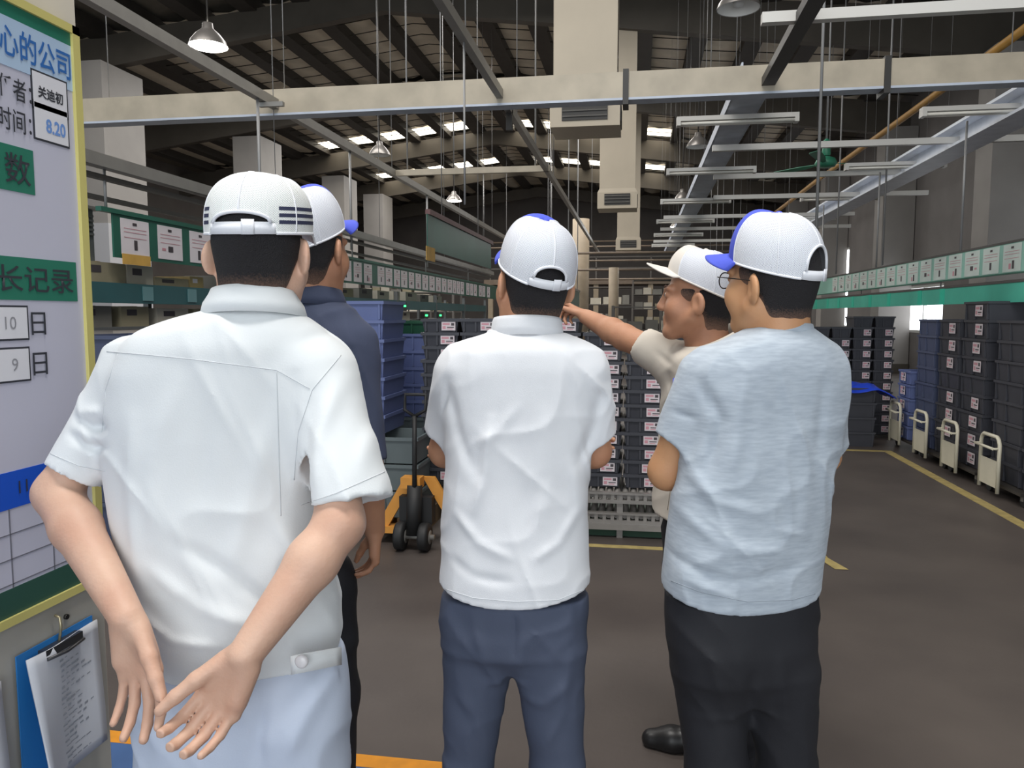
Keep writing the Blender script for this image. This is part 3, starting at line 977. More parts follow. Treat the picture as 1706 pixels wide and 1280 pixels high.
for i in range(gr):
    for j in range(gr):
        u, v = i / (gr - 1), j / (gr - 1)
        x, y = 2.06 + u * .86, 9.27 + v * .52
        z = .70 + .02 * math.sin(u * 9 + v * 4) + .015 * math.sin(v * 13 - u * 5)
        if u > .75:
            z -= (u - .75) * .45
        if v < .12:
            z -= (.12 - v) * .35
        vs.append((x, y, z))
sh = MB().add(vs, [(i * gr + j, (i + 1) * gr + j, (i + 1) * gr + j + 1, i * gr + j + 1) for i in range(gr - 1) for j in range(gr - 1)], 0, True).build('plastic_sheet', mat('blue_plastic_sheet', (36, 70, 200), .3, var=.15))
sh.modifiers.new('thick', 'SOLIDIFY').thickness = .004
tag(sh, 'crumpled bright blue plastic sheet lying over the black trays', 'plastic sheet')

# --- far clutter between the ducts and the back wall
M_beige = mat('beige_machine_paint', (150, 136, 116), .6, var=.06)
M_steel = mat('dull_steel', (98, 94, 90), .5, metal=.4)
for i, (x, y, z1) in enumerate(((-1.9, 26, 4.7), (-0.75, 24.5, 3.0))):
    o = MB().cyl((x, y, 0), (x, y, z1), .28 if i == 0 else .16, n=16).build('vertical_duct', M_beige)
    tag(o, ['broad beige vertical pipe far back, right of the middle man\'s cap', 'slim beige vertical pipe far back above the pointing arm'][i], 'pipe')
far = [(-2.6, 22, 1.2, .8, 1.9), (.2, 19.5, 1.6, .8, 1.75), (1.4, 24, 1.4, .9, 2.1), (-1.2, 30, 2.0, 1.0, 2.6), (1.0, 33, 2.4, 1.0, 3.0), (3.9, 22, 1.0, 2.2, 1.6), (-6.5, 22, 2.6, 1.0, 2.2), (-8.5, 27, 2.6, 1.2, 2.8)]
for i, (x, y, w_, d_, h_) in enumerate(far):
    t = thing('storage_rack', (x, y, 0), ['steel rack with pale boxes far back left of the aisle', 'low steel rack with pale boxes just beyond the black totes', 'steel rack far back below the small lit lamp', 'tall steel rack at the end of the aisle', 'tall steel rack at the far right end', 'steel rack behind the green strips on the right', 'wide steel rack far behind the left line', 'tall steel rack beside the far left columns'][i], 'rack', 'far storage racks')
    for sx in (-1, 1):
        for sy in (-1, 1):
            MB().box(x + sx * w_ / 2 - .03, x + sx * w_ / 2 + .03, y + sy * d_ / 2 - .03, y + sy * d_ / 2 + .03, 0, h_).build('post', M_steel, t)
    nl = int(h_ / .55)
    for k in range(1, nl + 1):
        z = h_ * k / nl - .02
        MB().box(x - w_ / 2, x + w_ / 2, y - d_ / 2, y + d_ / 2, z - .03, z).build('shelf', M_steel, t)
    for k in range(1, nl):
        z = h_ * k / nl - .02
        xx = x - w_ / 2 + .08
        while xx < x + w_ / 2 - .35:
            bw = rng.uniform(.22, .4)
            MB().box(xx, xx + bw, y - d_ / 2 + .05, y + d_ / 2 - .1, z, z + rng.uniform(.2, .36)).build('stored_box', M_carton[rng.choice((0, 2, 2, 3))], t)
            xx += bw + rng.uniform(.03, .12)

# suspended service lines and platform far back
M_brown = mat('brown_service_pipe', (112, 98, 84), .6, var=.1)
for i, (y, z, x0, x1) in enumerate(((22.5, 3.3, -3.0, 3.0), (24.8, 2.95, -3.2, 2.6), (27.0, 2.75, -3.4, 3.0), (30.0, 3.6, -5.5, 3.5), (33.0, 4.4, -7.0, 4.5), (37.0, 5.0, -9.0, 5.0))):
    t = thing('service_pipe', ((x0 + x1) / 2, y, z), '%s brown service pipe crossing the hall far back' % (near_words + ['farthest'])[i], 'pipe', 'far service pipes')
    MB().cyl((x0, y, z), (x1, y, z), .035, n=10).build('pipe', M_brown, t)
    for x in (x0 + .4, x1 - .4):
        MB().cyl((x, y, z), (x, y, roofz(x) - .1), .01, n=5).build('hanger_rod', M_rod, t)
t = thing('platform', (-1.0, 38, 0), 'brown steel platform closing the far end of the aisle', 'platform')
MB().box(-7.5, 5.5, 37.5, 40.0, 3.0, 3.25).build('deck', M_brown, t)
for x in (-7.2, -4.6, -2.0, .6, 3.2, 5.3):
    MB().box(x - .12, x + .12, 37.6, 37.85, 0, 3.0).build('post', M_beige, t)
    MB().box(x - .03, x + .03, 37.55, 37.6, 3.25, 4.3).build('rail_post', M_steel, t)
for z in (3.75, 4.28):
    MB().box(-7.5, 5.5, 37.55, 37.6, z, z + .05).build('guard_rail', M_steel, t)
# ================================================================ NOTICE BOARD and clipboards on the partition
BX = -1.262
M_bface = mat('board_white_face', (196, 196, 212), .45, var=.03, vscale=3)
M_bgreen = mat('board_green_trim', (38, 118, 96), .5)
M_bdkgreen = mat('board_dark_green_base', (46, 84, 72), .5)
M_byellow = mat('board_yellow_edge', (206, 196, 120), .5)
M_bsky = mat('board_pale_blue_band', (176, 200, 226), .5)
M_bblue = mat('board_blue_band', (24, 84, 200), .45)
M_btext = mat('board_dark_ink', (52, 54, 62), .6)
M_btextb = mat('board_blue_ink', (44, 104, 176), .6)
M_cardw = mat('white_name_card', (224, 224, 230), .5)
M_pen = mat('blue_pen_ink', (110, 150, 214), .6)
nbd = thing('notice_board', (BX, .4, .88), 'white notice board with green headings and yellow edge on the left wall', 'notice board')
y0, y1, z0, z1 = -1.2, 1.62, .885, 2.165
MB().box(BX - .006, BX, y0, y1, z0, z1).build('panel', M_bface, nbd)
MB().box(BX - .008, BX + .008, y1 - .022, y1, z0, z1).build('frame_edge', M_byellow, nbd)
MB().box(BX - .008, BX + .008, y0, y1, z1 - .018, z1).build('frame_edge', M_byellow, nbd)
MB().box(BX - .008, BX + .008, y0, y1, z0, z0 + .018).build('frame_edge', M_byellow, nbd)
e = .0015


def strip(name, ya, yb, za, zb, m, off=e):
    return MB().box(BX, BX + off, ya, yb, za, zb).build(name, m, nbd)


def text(body, y_right, zc, size, m, name='lettering', bold=0.0, sx=1.0, y_left=None):
    """lettering on the board, its right end at y_right, centred on zc"""
    c = bpy.data.curves.new('lettering', 'FONT')
    c.body = body
    c.size = 1.0
    c.offset = bold
    c.resolution_u = 3
    o = bpy.data.objects.new('tmp', c)
    COL.objects.link(o)
    dg = bpy.context.evaluated_depsgraph_get()
    me = bpy.data.meshes.new_from_object(o.evaluated_get(dg))
    bpy.data.objects.remove(o)
    n = len(me.vertices)
    co = np.empty(n * 3, np.float32)
    me.vertices.foreach_get('co', co)
    co = co.reshape(-1, 3)
    co[:, 0] -= co[:, 0].min()
    w = co[:, 0].max()
    size = size / (co[:, 1].max() - co[:, 1].min())
    sx = (y_right - y_left) / (w * size) if y_left is not None else sx
    zmid = (co[:, 1].max() + co[:, 1].min()) / 2
    out = np.stack([np.full(n, .0032), (co[:, 0] - w) * size * sx + y_right - .0, (co[:, 1] - zmid) * size + zc], 1).astype(np.float32)
    base_ = V((BX, 0, 0)) - nbd.location
    out += np.array(base_, np.float32)
    me.vertices.foreach_set('co', out.ravel())
    me.materials.clear()
    me.materials.append(m)
    me.update()
    ob = bpy.data.objects.new(name, me)
    COL.objects.link(ob)
    ob.parent = nbd
    return ob


_o = V((0, 0, CAM_H))


def bp(px, py):
    d = at(px, py, 1.0) - _o
    p_ = _o + d * (BX / d.x)
    return p_.y, p_.z


zg = bp(118, 78)[1]
strip('top_green_band', y0, y1 - .022, zg, z1 - .018, M_bgreen)
strip('sky_band', y0, y1 - .022, bp(118, 152)[1], zg, M_bsky)
strip('base_green_band', y0, y1 - .022, z0 + .018, z0 + .075, M_bdkgreen)
ya, za = bp(115, 106)
text('心的公司', ya, bp(60, 88)[1], .062, M_btextb, bold=.012, y_left=bp(-4, 60)[0])
text('任者：', bp(50, 155)[0], bp(22, 148)[1], .046, M_btext, bold=.008, y_left=bp(-6, 140)[0])
text('时间：', bp(50, 205)[0], bp(22, 201)[1], .046, M_btext, bold=.008, y_left=bp(-6, 195)[0])
for (xa, ya_, xb, yb2), nm in (((54, 128, 109, 187), 'name_card'), ((57, 178, 111, 237), 'date_card')):
    (a, b), (c, d) = bp(xa, (ya_ + yb2) / 2), bp(xb, (ya_ + yb2) / 2)
    zc = bp((xa + xb) / 2, (ya_ + yb2) / 2)[1]
    hh = .037
    cd = strip(nm, a, c, zc - hh, zc + hh, M_cardw, .0025)
    MB().box(BX, BX + .0018, a - .004, c + .004, zc - hh - .004, zc + hh + .004).build('card_border', M_btext, cd)
    if nm == 'name_card':
        text('关迪初', c - .012, zc - .002, .026, M_btext, bold=.03, y_left=a + .012)
    else:
        text('8.20', c - .008, zc - .006, .030, M_pen, bold=.03, y_left=a + .03)
# green headings
(a, b), (c, d) = bp(56, 290), bp(56, 318)
zc = bp(40, 285)[1]
strip('heading_band', y0, a, zc - .046, zc + .046, M_bgreen)
text('数', a - .012, zc, .062, M_btext, bold=.005, y_left=bp(6, 285)[0])
a, zc = bp(127, 470)
strip('heading_band', y0, a, zc - .044, zc + .044, M_bgreen)
text('长记录', bp(120, 470)[0], zc, .054, M_btext, bold=.005, y_left=bp(-8, 470)[0])
for (px, py), num in (((44, 538), '10'), ((47, 606), '9')):
    a, zc = bp(px, py)
    cd = strip('day_card', a - .13, a, zc - .032, zc + .032, M_cardw, .0025)
    MB().box(BX, BX + .0018, a - .134, a + .004, zc - .036, zc + .036).build('card_border', M_btext, cd)
    text(num, a - .03, zc, .026, mat('pencil_grey', (150, 150, 156), .6))
    text('日', bp(px + 30, py)[0], zc - .002, .048, M_btext, bold=.004, y_left=bp(px + 6, py)[0])
a, zc = bp(30, 812)
strip('blue_band', y0, y1 - .022, zc - .04, zc + .036, M_bblue)
text('11', bp(44, 812)[0], zc, .026, M_btext)
# grid lines
for py in (848, 880, 932):
    zz = bp(20, py)[1] - .002
for k in range(1, 6):
    zz = zc - .04 - k * .052
    if zz > z0 + .08:
        strip('grid_line', y0, y1 - .022, zz - .001, zz + .001, mat('grid_grey', (110, 110, 120), .6))
for px in (17, 88):
    a = bp(px, 900)[0]
    strip('grid_line', a - .0012, a + .0012, z0 + .075, zc - .04, MATS['grid_grey'])
for k in range(1, 8):
    a = bp(17, 900)[0] - k * .13
    strip('grid_line', a - .0012, a + .0012, z0 + .075, zc - .04, MATS['grid_grey'])

# clipboards hanging below the board
M_clip = mat('clip_steel', (90, 90, 92), .35, metal=.7)
M_cbblue = mat('blue_clipboard', (40, 120, 190), .45)
M_sheet = mat('handwritten_sheet', (206, 208, 214), .7, var=.03)
M_inkg = mat('grey_handwriting', (152, 156, 164), .7)


def clipboard(yc, w, ztop, zbot, X, label, paper_m, hook_y, curl):
    t = thing('clipboard', (X, yc, zbot), label, 'clipboard', 'clipboards below the notice board')
    MB().box(X - .003, X, yc - w / 2, yc + w / 2, zbot, ztop).build('board', M_cbblue, t)
    n, m_ = 10, 14
    vs = []
    for i in range(n + 1):
        u = i / n
        for j in range(m_ + 1):
            v = j / m_
            yy = yc - w / 2 + .012 + (w - .006) * u
            zz = ztop - .012 - (ztop - zbot - .02) * v
            xx = X + .012 + curl * (v ** 1.3) * (1 - u) ** 2 + .006 * math.sin(u * 5 + v * 3)
            vs.append((xx, yy, zz))
    sh = MB().add(vs, [(i * (m_ + 1) + j, i * (m_ + 1) + j + 1, (i + 1) * (m_ + 1) + j + 1, (i + 1) * (m_ + 1) + j) for i in range(n) for j in range(m_)], 0, True)
    so = sh.build('sheets', paper_m, t)
    md = so.modifiers.new('thick', 'SOLIDIFY')
    md.thickness = .004
    md.offset = 0
    ink = MB()
    rr = random.Random(4)
    for k in range(20):
        v = .12 + .042 * k
        u0 = .36 + .03 * rr.random()
        zz = ztop - .012 - (ztop - zbot - .02) * v
        for q_ in range(rr.randint(2, 6)):
            ua = u0 + .085 * q_
            if ua > .95:
                break
            xx = X + .012 + curl * (v ** 1.3) * (1 - ua) ** 2 + .006 * math.sin(ua * 5 + v * 3) + .0032
            yy = yc - w / 2 + .012 + (w - .006) * ua
            hgt = .003 + .004 * rr.random()
            L_ = .006 + .01 * rr.random()
            ink.quad((xx, yy, zz - hgt), (xx, yy + L_, zz - hgt + .001), (xx, yy + L_, zz), (xx, yy, zz - .001))
    ink.build('handwriting', M_inkg, so)
    cb = MB().box(X - .004, X + .02, yc - .055, yc + .055, ztop - .03, ztop - .012).build('clip', M_clip, t)
    MB().tube([(X + .022, yc - .055, ztop - .03), (X + .026, yc, ztop - .034), (X + .022, yc + .055, ztop - .03)], .004, 6).build('clip_jaw', M_clip, cb)
    MB().tube([(BX + .002, hook_y, ztop + .045), (BX + .014, hook_y, ztop + .04), (BX + .016, hook_y, ztop + .02), (X + .006, hook_y, ztop - .012)], .003, 6).build('hook', mat('brass_hook', (170, 160, 130), .35, metal=.6), t)
    return t


clipboard(1.46, .225, .815, .50, BX + .004, 'blue clipboard with curled handwritten sheets hanging by the wall edge', M_sheet, 1.46, .05)
clipboard(1.18, .225, .80, .48, BX + .004, 'blue clipboard with pale sheets, left of the handwritten one', M_sheet, 1.18, .03)
# ================================================================ PEOPLE: signed-distance modelling, one continuous surface per body / garment
from mathutils.bvhtree import BVHTree


class Field:
    def __init__(s, lo, hi, h):
        s.lo = np.array(lo, float)
        s.h = h
        n = np.ceil((np.array(hi) - s.lo) / h).astype(int) + 1
        s.ax = [(s.lo[i] + h * np.arange(n[i])).astype(np.float32) for i in range(3)]
        s.f = np.full(n, 0.5, np.float32)

    def _sub(s, lo, hi):
        sl = []
        for i in range(3):
            a = int(max(0, math.floor((lo[i] - s.lo[i]) / s.h)))
            b = int(min(len(s.ax[i]), math.ceil((hi[i] - s.lo[i]) / s.h) + 1))
            if b <= a:
                return None
            sl.append(slice(a, b))
        X = s.ax[0][sl[0]][:, None, None]
        Y = s.ax[1][sl[1]][None, :, None]
        Z = s.ax[2][sl[2]][None, None, :]
        return tuple(sl), X, Y, Z

    def _mix(s, sl, d, k, op):
        f = s.f[sl]
        if op == 'add':
            h = np.clip(.5 + .5 * (f - d) / k, 0, 1)
            s.f[sl] = f * (1 - h) + d * h - k * h * (1 - h)
        else:
            d = -d
            h = np.clip(.5 - .5 * (f - d) / k, 0, 1)
            s.f[sl] = f * (1 - h) + d * h + k * h * (1 - h)

    def cone(s, a, b, ra, rb, k=.02, op='add', flat=False, squash=None):
        """tapered capsule; flat cuts it square at b; squash=(dir, factor) thickens the distance along dir"""
        a, b = np.array(a, float), np.array(b, float)
        m = max(ra, rb) + k + .02
        g = s._sub(np.minimum(a, b) - m, np.maximum(a, b) + m)
        if g is None:
            return s
        sl, X, Y, Z = g
        ab = b - a
        L2 = float(ab @ ab) + 1e-12
        px, py, pz = X - a[0], Y - a[1], Z - a[2]
        t0 = (px * ab[0] + py * ab[1] + pz * ab[2]) / L2
        t = np.clip(t0, 0, 1.5 if flat else 1)
        dx, dy, dz = px - t * ab[0], py - t * ab[1], pz - t * ab[2]
        d2 = dx * dx + dy * dy + dz * dz
        if squash:
            q, fac = squash
            w = dx * q[0] + dy * q[1] + dz * q[2]
            d2 = d2 + w * w * (fac * fac - 1)
        d = np.sqrt(d2) - (ra + (rb - ra) * np.clip(t, 0, 1.2))
        if flat:
            d = np.maximum(d, (t0 - 1) * math.sqrt(L2))
        s._mix(sl, d.astype(np.float32), k, op)
        return s

    def ell(s, c, r, R=None, k=.02, op='add'):
        c = np.array(c, float)
        r = np.array(r, float)
        R = np.eye(3) if R is None else np.array(R, float)
        m = r.max() + k + .015
        g = s._sub(c - m, c + m)
        if g is None:
            return s
        sl, X, Y, Z = g
        px, py, pz = X - c[0], Y - c[1], Z - c[2]
        q = 0
        for i in range(3):
            u = (px * R[0, i] + py * R[1, i] + pz * R[2, i]) / r[i]
            q = q + u * u
        d = (np.sqrt(q) - 1) * r.min()
        s._mix(sl, d.astype(np.float32), k, op)
        return s

    def loft(s, sec, az, k=.02, p=2.3, capr=.01):
        """sec: list of (z, cx, cy, a, b); horizontal superellipses turned to face azimuth az"""
        sec = sorted(sec)
        zs = np.array([q[0] for q in sec])
        A = np.array([q[1:] for q in sec])
        m = A[:, 2:].max() + k + .03
        g = s._sub((A[:, 0].min() - m, A[:, 1].min() - m, zs[0] - .05), (A[:, 0].max() + m, A[:, 1].max() + m, zs[-1] + .05))
        sl, X, Y, Z = g
        z = Z.ravel()
        fine = np.linspace(zs[0], zs[-1], 200)
        ker = np.hanning(15)
        ker /= ker.sum()
        P = []
        for j in range(4):
            c = np.interp(fine, zs, A[:, j])
            cp = np.concatenate([2 * c[0] - c[7:0:-1], c, 2 * c[-1] - c[-2:-9:-1]])
            P.append(np.interp(z, fine, np.convolve(cp, ker, 'valid')).astype(np.float32)[None, None, :])
        cx, cy, a, b = P
        ca, sa = math.cos(az), math.sin(az)
        dx, dy = X - cx, Y - cy
        u = np.abs(dx * ca - dy * sa) / a
        v = np.abs(dx * sa + dy * ca) / b
        d = ((u ** p + v ** p) ** (1 / p) - 1) * np.minimum(a, b)
        d = np.maximum(d, np.maximum(Z - zs[-1], zs[0] - Z))
        s._mix(sl, d.astype(np.float32), k, 'add')
        return s

    def fold(s, pts, w, amp, ymax):
        """soft crease (amp<0) or ridge (amp>0) running along world polyline pts, seen on the side y < ymax"""
        for a, b in zip(pts[:-1], pts[1:]):
            a, b = np.array(a), np.array(b)
            lo = np.minimum(a, b) - 3 * w
            hi = np.maximum(a, b) + 3 * w
            lo[1] = s.lo[1]
            hi[1] = ymax
            g = s._sub(lo, hi)
            if g is None:
                continue
            sl, X, Y, Z = g
            ax_, az_ = b[0] - a[0], b[2] - a[2]
            L2 = ax_ * ax_ + az_ * az_ + 1e-9
            t = ((X - a[0]) * ax_ + (Z - a[2]) * az_) / L2
            tc = np.clip(t, 0, 1)
            d2 = (X - a[0] - tc * ax_) ** 2 + (Z - a[2] - tc * az_) ** 2
            env = np.sin(np.pi * np.clip(.12 + .76 * tc, 0, 1))
            s.f[sl] -= (amp * env * np.exp(-d2 / (w * w))).astype(np.float32)
        return s

    def ripple(s, amp, seed, scale=(9, 9, 5)):
        r = np.random.RandomState(seed)
        X = s.ax[0][:, None, None]
        Y = s.ax[1][None, :, None]
        Z = s.ax[2][None, None, :]
        for i in range(5):
            kx, ky, kz = r.normal(size=3) * np.array(scale) * (1 + .5 * i)
            ph = r.uniform(0, 6.28)
            s.f += (amp / (1 + .6 * i) * np.sin(kx * X + ky * Y + kz * Z + ph)).astype(np.float32)
        for i in range(5):
            th = r.uniform(-.9, .9)
            K = r.uniform(16, 34)
            kx, kz = K * math.cos(th), K * math.sin(th)
            w1 = np.sin(X * r.uniform(8, 16) + Z * r.uniform(10, 20) + Y * 9 + r.uniform(0, 6)) * 1.4
            env = .5 + .5 * np.sin(X * r.uniform(5, 12) - Z * r.uniform(5, 12) + r.uniform(0, 6))
            q = 1 - np.abs(np.sin((kx * X + kz * Z + 6 * Y + w1) * .5 + r.uniform(0, 6)))
            s.f -= (amp * 1.8 * env * q ** 4).astype(np.float32)
        return s

    def cut_below(s, fn):
        """remove everything below z = fn(x, y)"""
        X = s.ax[0][:, None, None]
        Y = s.ax[1][None, :, None]
        Z = s.ax[2][None, None, :]
        s.f = np.maximum(s.f, (fn(X, Y) - Z).astype(np.float32))
        return s

    def extract(s):
        f = s.f
        f[0], f[-1], f[:, 0], f[:, -1], f[:, :, 0], f[:, :, -1] = .5, .5, .5, .5, .5, .5
        S = f < 0
        cnt = np.zeros(np.array(f.shape) - 1, np.uint8)
        for i in (0, 1):
            for j in (0, 1):
                for k in (0, 1):
                    cnt += S[i:S.shape[0] - 1 + i, j:S.shape[1] - 1 + j, k:S.shape[2] - 1 + k]
        I = np.argwhere((cnt > 0) & (cnt < 8))
        idx = np.full(cnt.shape, -1, np.int32)
        idx[I[:, 0], I[:, 1], I[:, 2]] = np.arange(len(I))
        acc = np.zeros((len(I), 3))
        num = np.zeros(len(I))
        cor = [(i, j, k) for i in (0, 1) for j in (0, 1) for k in (0, 1)]
        for a in cor:
            for ax in range(3):
                if a[ax]:
                    continue
                b = list(a)
                b[ax] = 1
                fa = f[I[:, 0] + a[0], I[:, 1] + a[1], I[:, 2] + a[2]]
                fb = f[I[:, 0] + b[0], I[:, 1] + b[1], I[:, 2] + b[2]]
                c = (fa < 0) != (fb < 0)
                t = fa[c] / (fa[c] - fb[c])
                pt = np.tile(np.array(a, float), (c.sum(), 1))
                pt[:, ax] += t
                acc[c] += pt
                num[c] += 1
        verts = s.lo + (I + acc / num[:, None]) * s.h
        quads = []
        for ax in range(3):
            o1, o2 = [(1, 2), (2, 0), (0, 1)][ax]
            A = [slice(None)] * 3
            B = [slice(None)] * 3
            A[ax] = slice(0, -1)
            B[ax] = slice(1, None)
            E = np.argwhere(S[tuple(A)] != S[tuple(B)])
            pos = S[tuple(A)][E[:, 0], E[:, 1], E[:, 2]]
            cells = []
            for d1, d2 in ((-1, -1), (0, -1), (0, 0), (-1, 0)):
                C = E.copy()
                C[:, o1] += d1
                C[:, o2] += d2
                cells.append(idx[C[:, 0], C[:, 1], C[:, 2]])
            Q = np.stack(cells, 1)
            Q[~pos] = Q[~pos][:, ::-1]
            quads.append(Q)
        Q = np.concatenate(quads)
        Q = Q[(Q >= 0).all(1)]
        # two light smoothing passes
        for lam in (.5, -.35, .5):
            acc = np.zeros_like(verts)
            n = np.zeros(len(verts))
            for a in range(4):
                for b in (1, 3):
                    np.add.at(acc, Q[:, a], verts[Q[:, (a + b) % 4]])
                    np.add.at(n, Q[:, a], 1)
            verts = verts + lam * (acc / np.maximum(n, 1)[:, None] - verts)
        return verts, Q

    def build(s, name, m, parent=None, loc=None, smooth_extra=0):
        v, Q = s.extract()
        off = np.array(wloc(parent) if parent is not None else loc)
        me = bpy.data.meshes.new(name)
        me.vertices.add(len(v))
        me.vertices.foreach_set('co', (v - off).astype(np.float32).ravel())
        me.loops.add(len(Q) * 4)
        me.loops.foreach_set('vertex_index', Q.astype(np.int32).ravel())
        me.polygons.add(len(Q))
        me.polygons.foreach_set('loop_start', np.arange(0, len(Q) * 4, 4, dtype=np.int32))
        me.polygons.foreach_set('loop_total', np.full(len(Q), 4, np.int32))
        me.polygons.foreach_set('use_smooth', np.ones(len(Q), bool))
        me.update(calc_edges=True)
        me.validate()
        me.materials.append(m)
        o = bpy.data.objects.new(name, me)
        if parent is not None:
            o.parent = parent
        else:
            o.location = loc
        COL.objects.link(o)
        o_bvh[o.name] = (v, Q)
        return o


o_bvh = {}


class Head:
    """frame of a head: origin between the ears, x right, y forward, z up"""

    def __init__(s, c, az, pitch=0.0, roll=0.0, sc=1.0):
        s.c = Vector(c)
        s.R = Matrix.Rotation(-az, 3, 'Z') @ Matrix.Rotation(pitch, 3, 'X') @ Matrix.Rotation(roll, 3, 'Y')
        s.sc = sc
        s.Rn = np.array(s.R)

    def P(s, x, y, z):
        return s.c + s.R @ (Vector((x, y, z)) * s.sc)


def add_head(F, H, neck_to, neck_r=.056, fat=1.0):
    sc = H.sc
    P = H.P

    def ell(c, r, k=.015, op='add', tilt=None):
        R = H.R if tilt is None else H.R @ tilt
        F.ell(P(*c), np.array(r) * sc, np.array(R), k, op)
    F.cone(P(0, -.022, -.05), neck_to, neck_r * sc, neck_r * 1.08, .03)
    F.cone(P(0, -.04, -.03), Vector(neck_to) + Vector((0, 0, .0)), neck_r * .9 * sc, neck_r, .03)
    ell((0, -.012, .045), (.076, .097, .082), .02)
    ell((0, -.03, .005), (.070, .074, .065), .025)
    ell((0, .03, -.03), (.062 * fat, .063, .078), .025)
    for sx in (-1, 1):
        F.cone(P(sx * .058 * fat, -.005, -.052), P(sx * .026 * fat, .056, -.096), .025 * sc, .022 * sc, .03)
        ell((sx * .043 * fat, .055, -.028), (.028, .028, .032), .03)
        F.cone(P(sx * .012, .092, .03), P(sx * .05, .076, .032), .010 * sc, .009 * sc, .015)
        ell((sx * .033, .096, .012), (.018, .012, .011), .012, 'sub')
        ell((sx * .033, .080, .012), (.0145, .0135, .012), .006)
        ell((sx * .012, .100, -.031), (.008, .010, .007), .010)
        # ear: shell, rim and lobe
        tl = Matrix.Rotation(sx * math.radians(30), 3, 'Z') @ Matrix.Rotation(math.radians(-12), 3, 'X')
        ell((sx * .088, -.022, -.008), (.0105, .025, .036), .007, 'add', tl)
        ell((sx * .0965, -.012, -.004), (.0085, .014, .023), .004, 'sub', tl)
        ell((sx * .078, -.008, -.036), (.008, .010, .012), .008)
    F.cone(P(0, .094, .020), P(0, .110, -.022), .0085 * sc, .011 * sc, .014)
    ell((0, .108, -.027), (.012, .011, .010), .010)
    F.cone(P(-.018, .086, -.060), P(.018, .086, -.060), .0075 * sc, .0075 * sc, .012)
    F.cone(P(-.015, .085, -.071), P(.015, .085, -.071), .0078 * sc, .0078 * sc, .012)
    ell((0, .094, -.0655), (.022, .004, .0012), .004, 'sub')
    ell((0, .072, -.104), (.028, .022, .020), .025)


def add_hair(name, H, parent, m, length=.006, nape=-.082, neck_to=None, h=.0035, neck_r=.057):
    sc = H.sc
    c = np.array(H.c)
    F = Field(c - .16, c + .16, h)
    P = H.P
    F.ell(P(0, -.012, .045), np.array((.076 + length, .097 + length, .084)) * sc, H.Rn, .02)
    F.ell(P(0, -.03, .005), np.array((.070 + length, .074 + length, .068)) * sc, H.Rn, .025)
    F.cone(P(0, -.022, -.05), neck_to, (neck_r + length * .8) * sc, neck_r * 1.08 + length * .5, .03)
    F.cone(P(0, -.04, -.03), neck_to, (neck_r * .9 + length * .8) * sc, neck_r + length * .5, .03)
    X = F.ax[0][:, None, None] - c[0]
    Y = F.ax[1][None, :, None] - c[1]
    Z = F.ax[2][None, None, :] - c[2]
    R = H.Rn
    lx = (X * R[0, 0] + Y * R[1, 0] + Z * R[2, 0]) / sc
    ly = (X * R[0, 1] + Y * R[1, 1] + Z * R[2, 1]) / sc
    lz = (X * R[0, 2] + Y * R[1, 2] + Z * R[2, 2]) / sc
    low = np.interp(ly.ravel(), [-.12, -.052, -.043, -.033, -.004, .03, .06], [nape, nape + .004, nape + .016, -.055, -.012, .0, .03]).reshape(ly.shape)
    edge = low - lz + .004 * np.sin(lx * 160) * np.cos(ly * 130)
    front = ly - .052
    up = lz - .085
    F.f = F.f + (length * .55 * (1 - np.clip(-edge / .03, 0, 1)) + .009 * np.clip((lz - .015) / .03, 0, 1) * np.clip((ly + .075) / .03, 0, 1)).astype(np.float32)
    F.f = np.maximum(F.f, np.maximum(np.maximum(edge, front), up).astype(np.float32) * .8)
    o = F.build(name, m, parent)
    v = (o_bvh[o.name][0] - c) @ R / sc
    lv = np.interp(v[:, 1], [-.12, -.052, -.043, -.033, -.004, .03, .06], [nape, nape + .004, nape + .016, -.055, -.012, .0, .03])
    fade = np.clip((v[:, 2] - lv) / .055, 0, 1)
    at_ = o.data.attributes.new('hair_length', 'FLOAT', 'POINT')
    at_.data.foreach_set('value', fade.astype(np.float32))
    return o


# ---- fabric and skin materials
def mesh_fabric(name, col, dark):
    m = bpy.data.materials.new(name)
    m.use_nodes = True
    nt = m.node_tree
    b = nt.nodes['Principled BSDF']
    b.inputs['Roughness'].default_value = .85
    uv = nt.nodes.new('ShaderNodeUVMap')
    sep = nt.nodes.new('ShaderNodeSeparateXYZ')
    nt.links.new(uv.outputs[0], sep.inputs[0])
    outs = []
    for i, sc in ((0, 1350.0), (1, 1500.0)):
        mu = nt.nodes.new('ShaderNodeMath')
        mu.operation = 'MULTIPLY'
        mu.inputs[1].default_value = sc
        nt.links.new(sep.outputs[i], mu.inputs[0])
        sn = nt.nodes.new('ShaderNodeMath')
        sn.operation = 'SINE'
        nt.links.new(mu.outputs[0], sn.inputs[0])
        outs.append(sn)
    pr = nt.nodes.new('ShaderNodeMath')
    pr.operation = 'MULTIPLY'
    nt.links.new(outs[0].outputs[0], pr.inputs[0])
    nt.links.new(outs[1].outputs[0], pr.inputs[1])
    rp = nt.nodes.new('ShaderNodeValToRGB')
    rp.color_ramp.elements[0].position = .1
    rp.color_ramp.elements[1].position = .75
    rp.color_ramp.elements[0].color = srgb(*col)
    rp.color_ramp.elements[1].color = srgb(*dark)
    nt.links.new(pr.outputs[0], rp.inputs[0])
    nt.links.new(rp.outputs[0], b.inputs['Base Color'])
    bp = nt.nodes.new('ShaderNodeBump')
    bp.inputs['Strength'].default_value = .3
    bp.inputs['Distance'].default_value = .002
    bp.invert = True
    nt.links.new(pr.outputs[0], bp.inputs['Height'])
    nt.links.new(bp.outputs[0], b.inputs['Normal'])
    return m


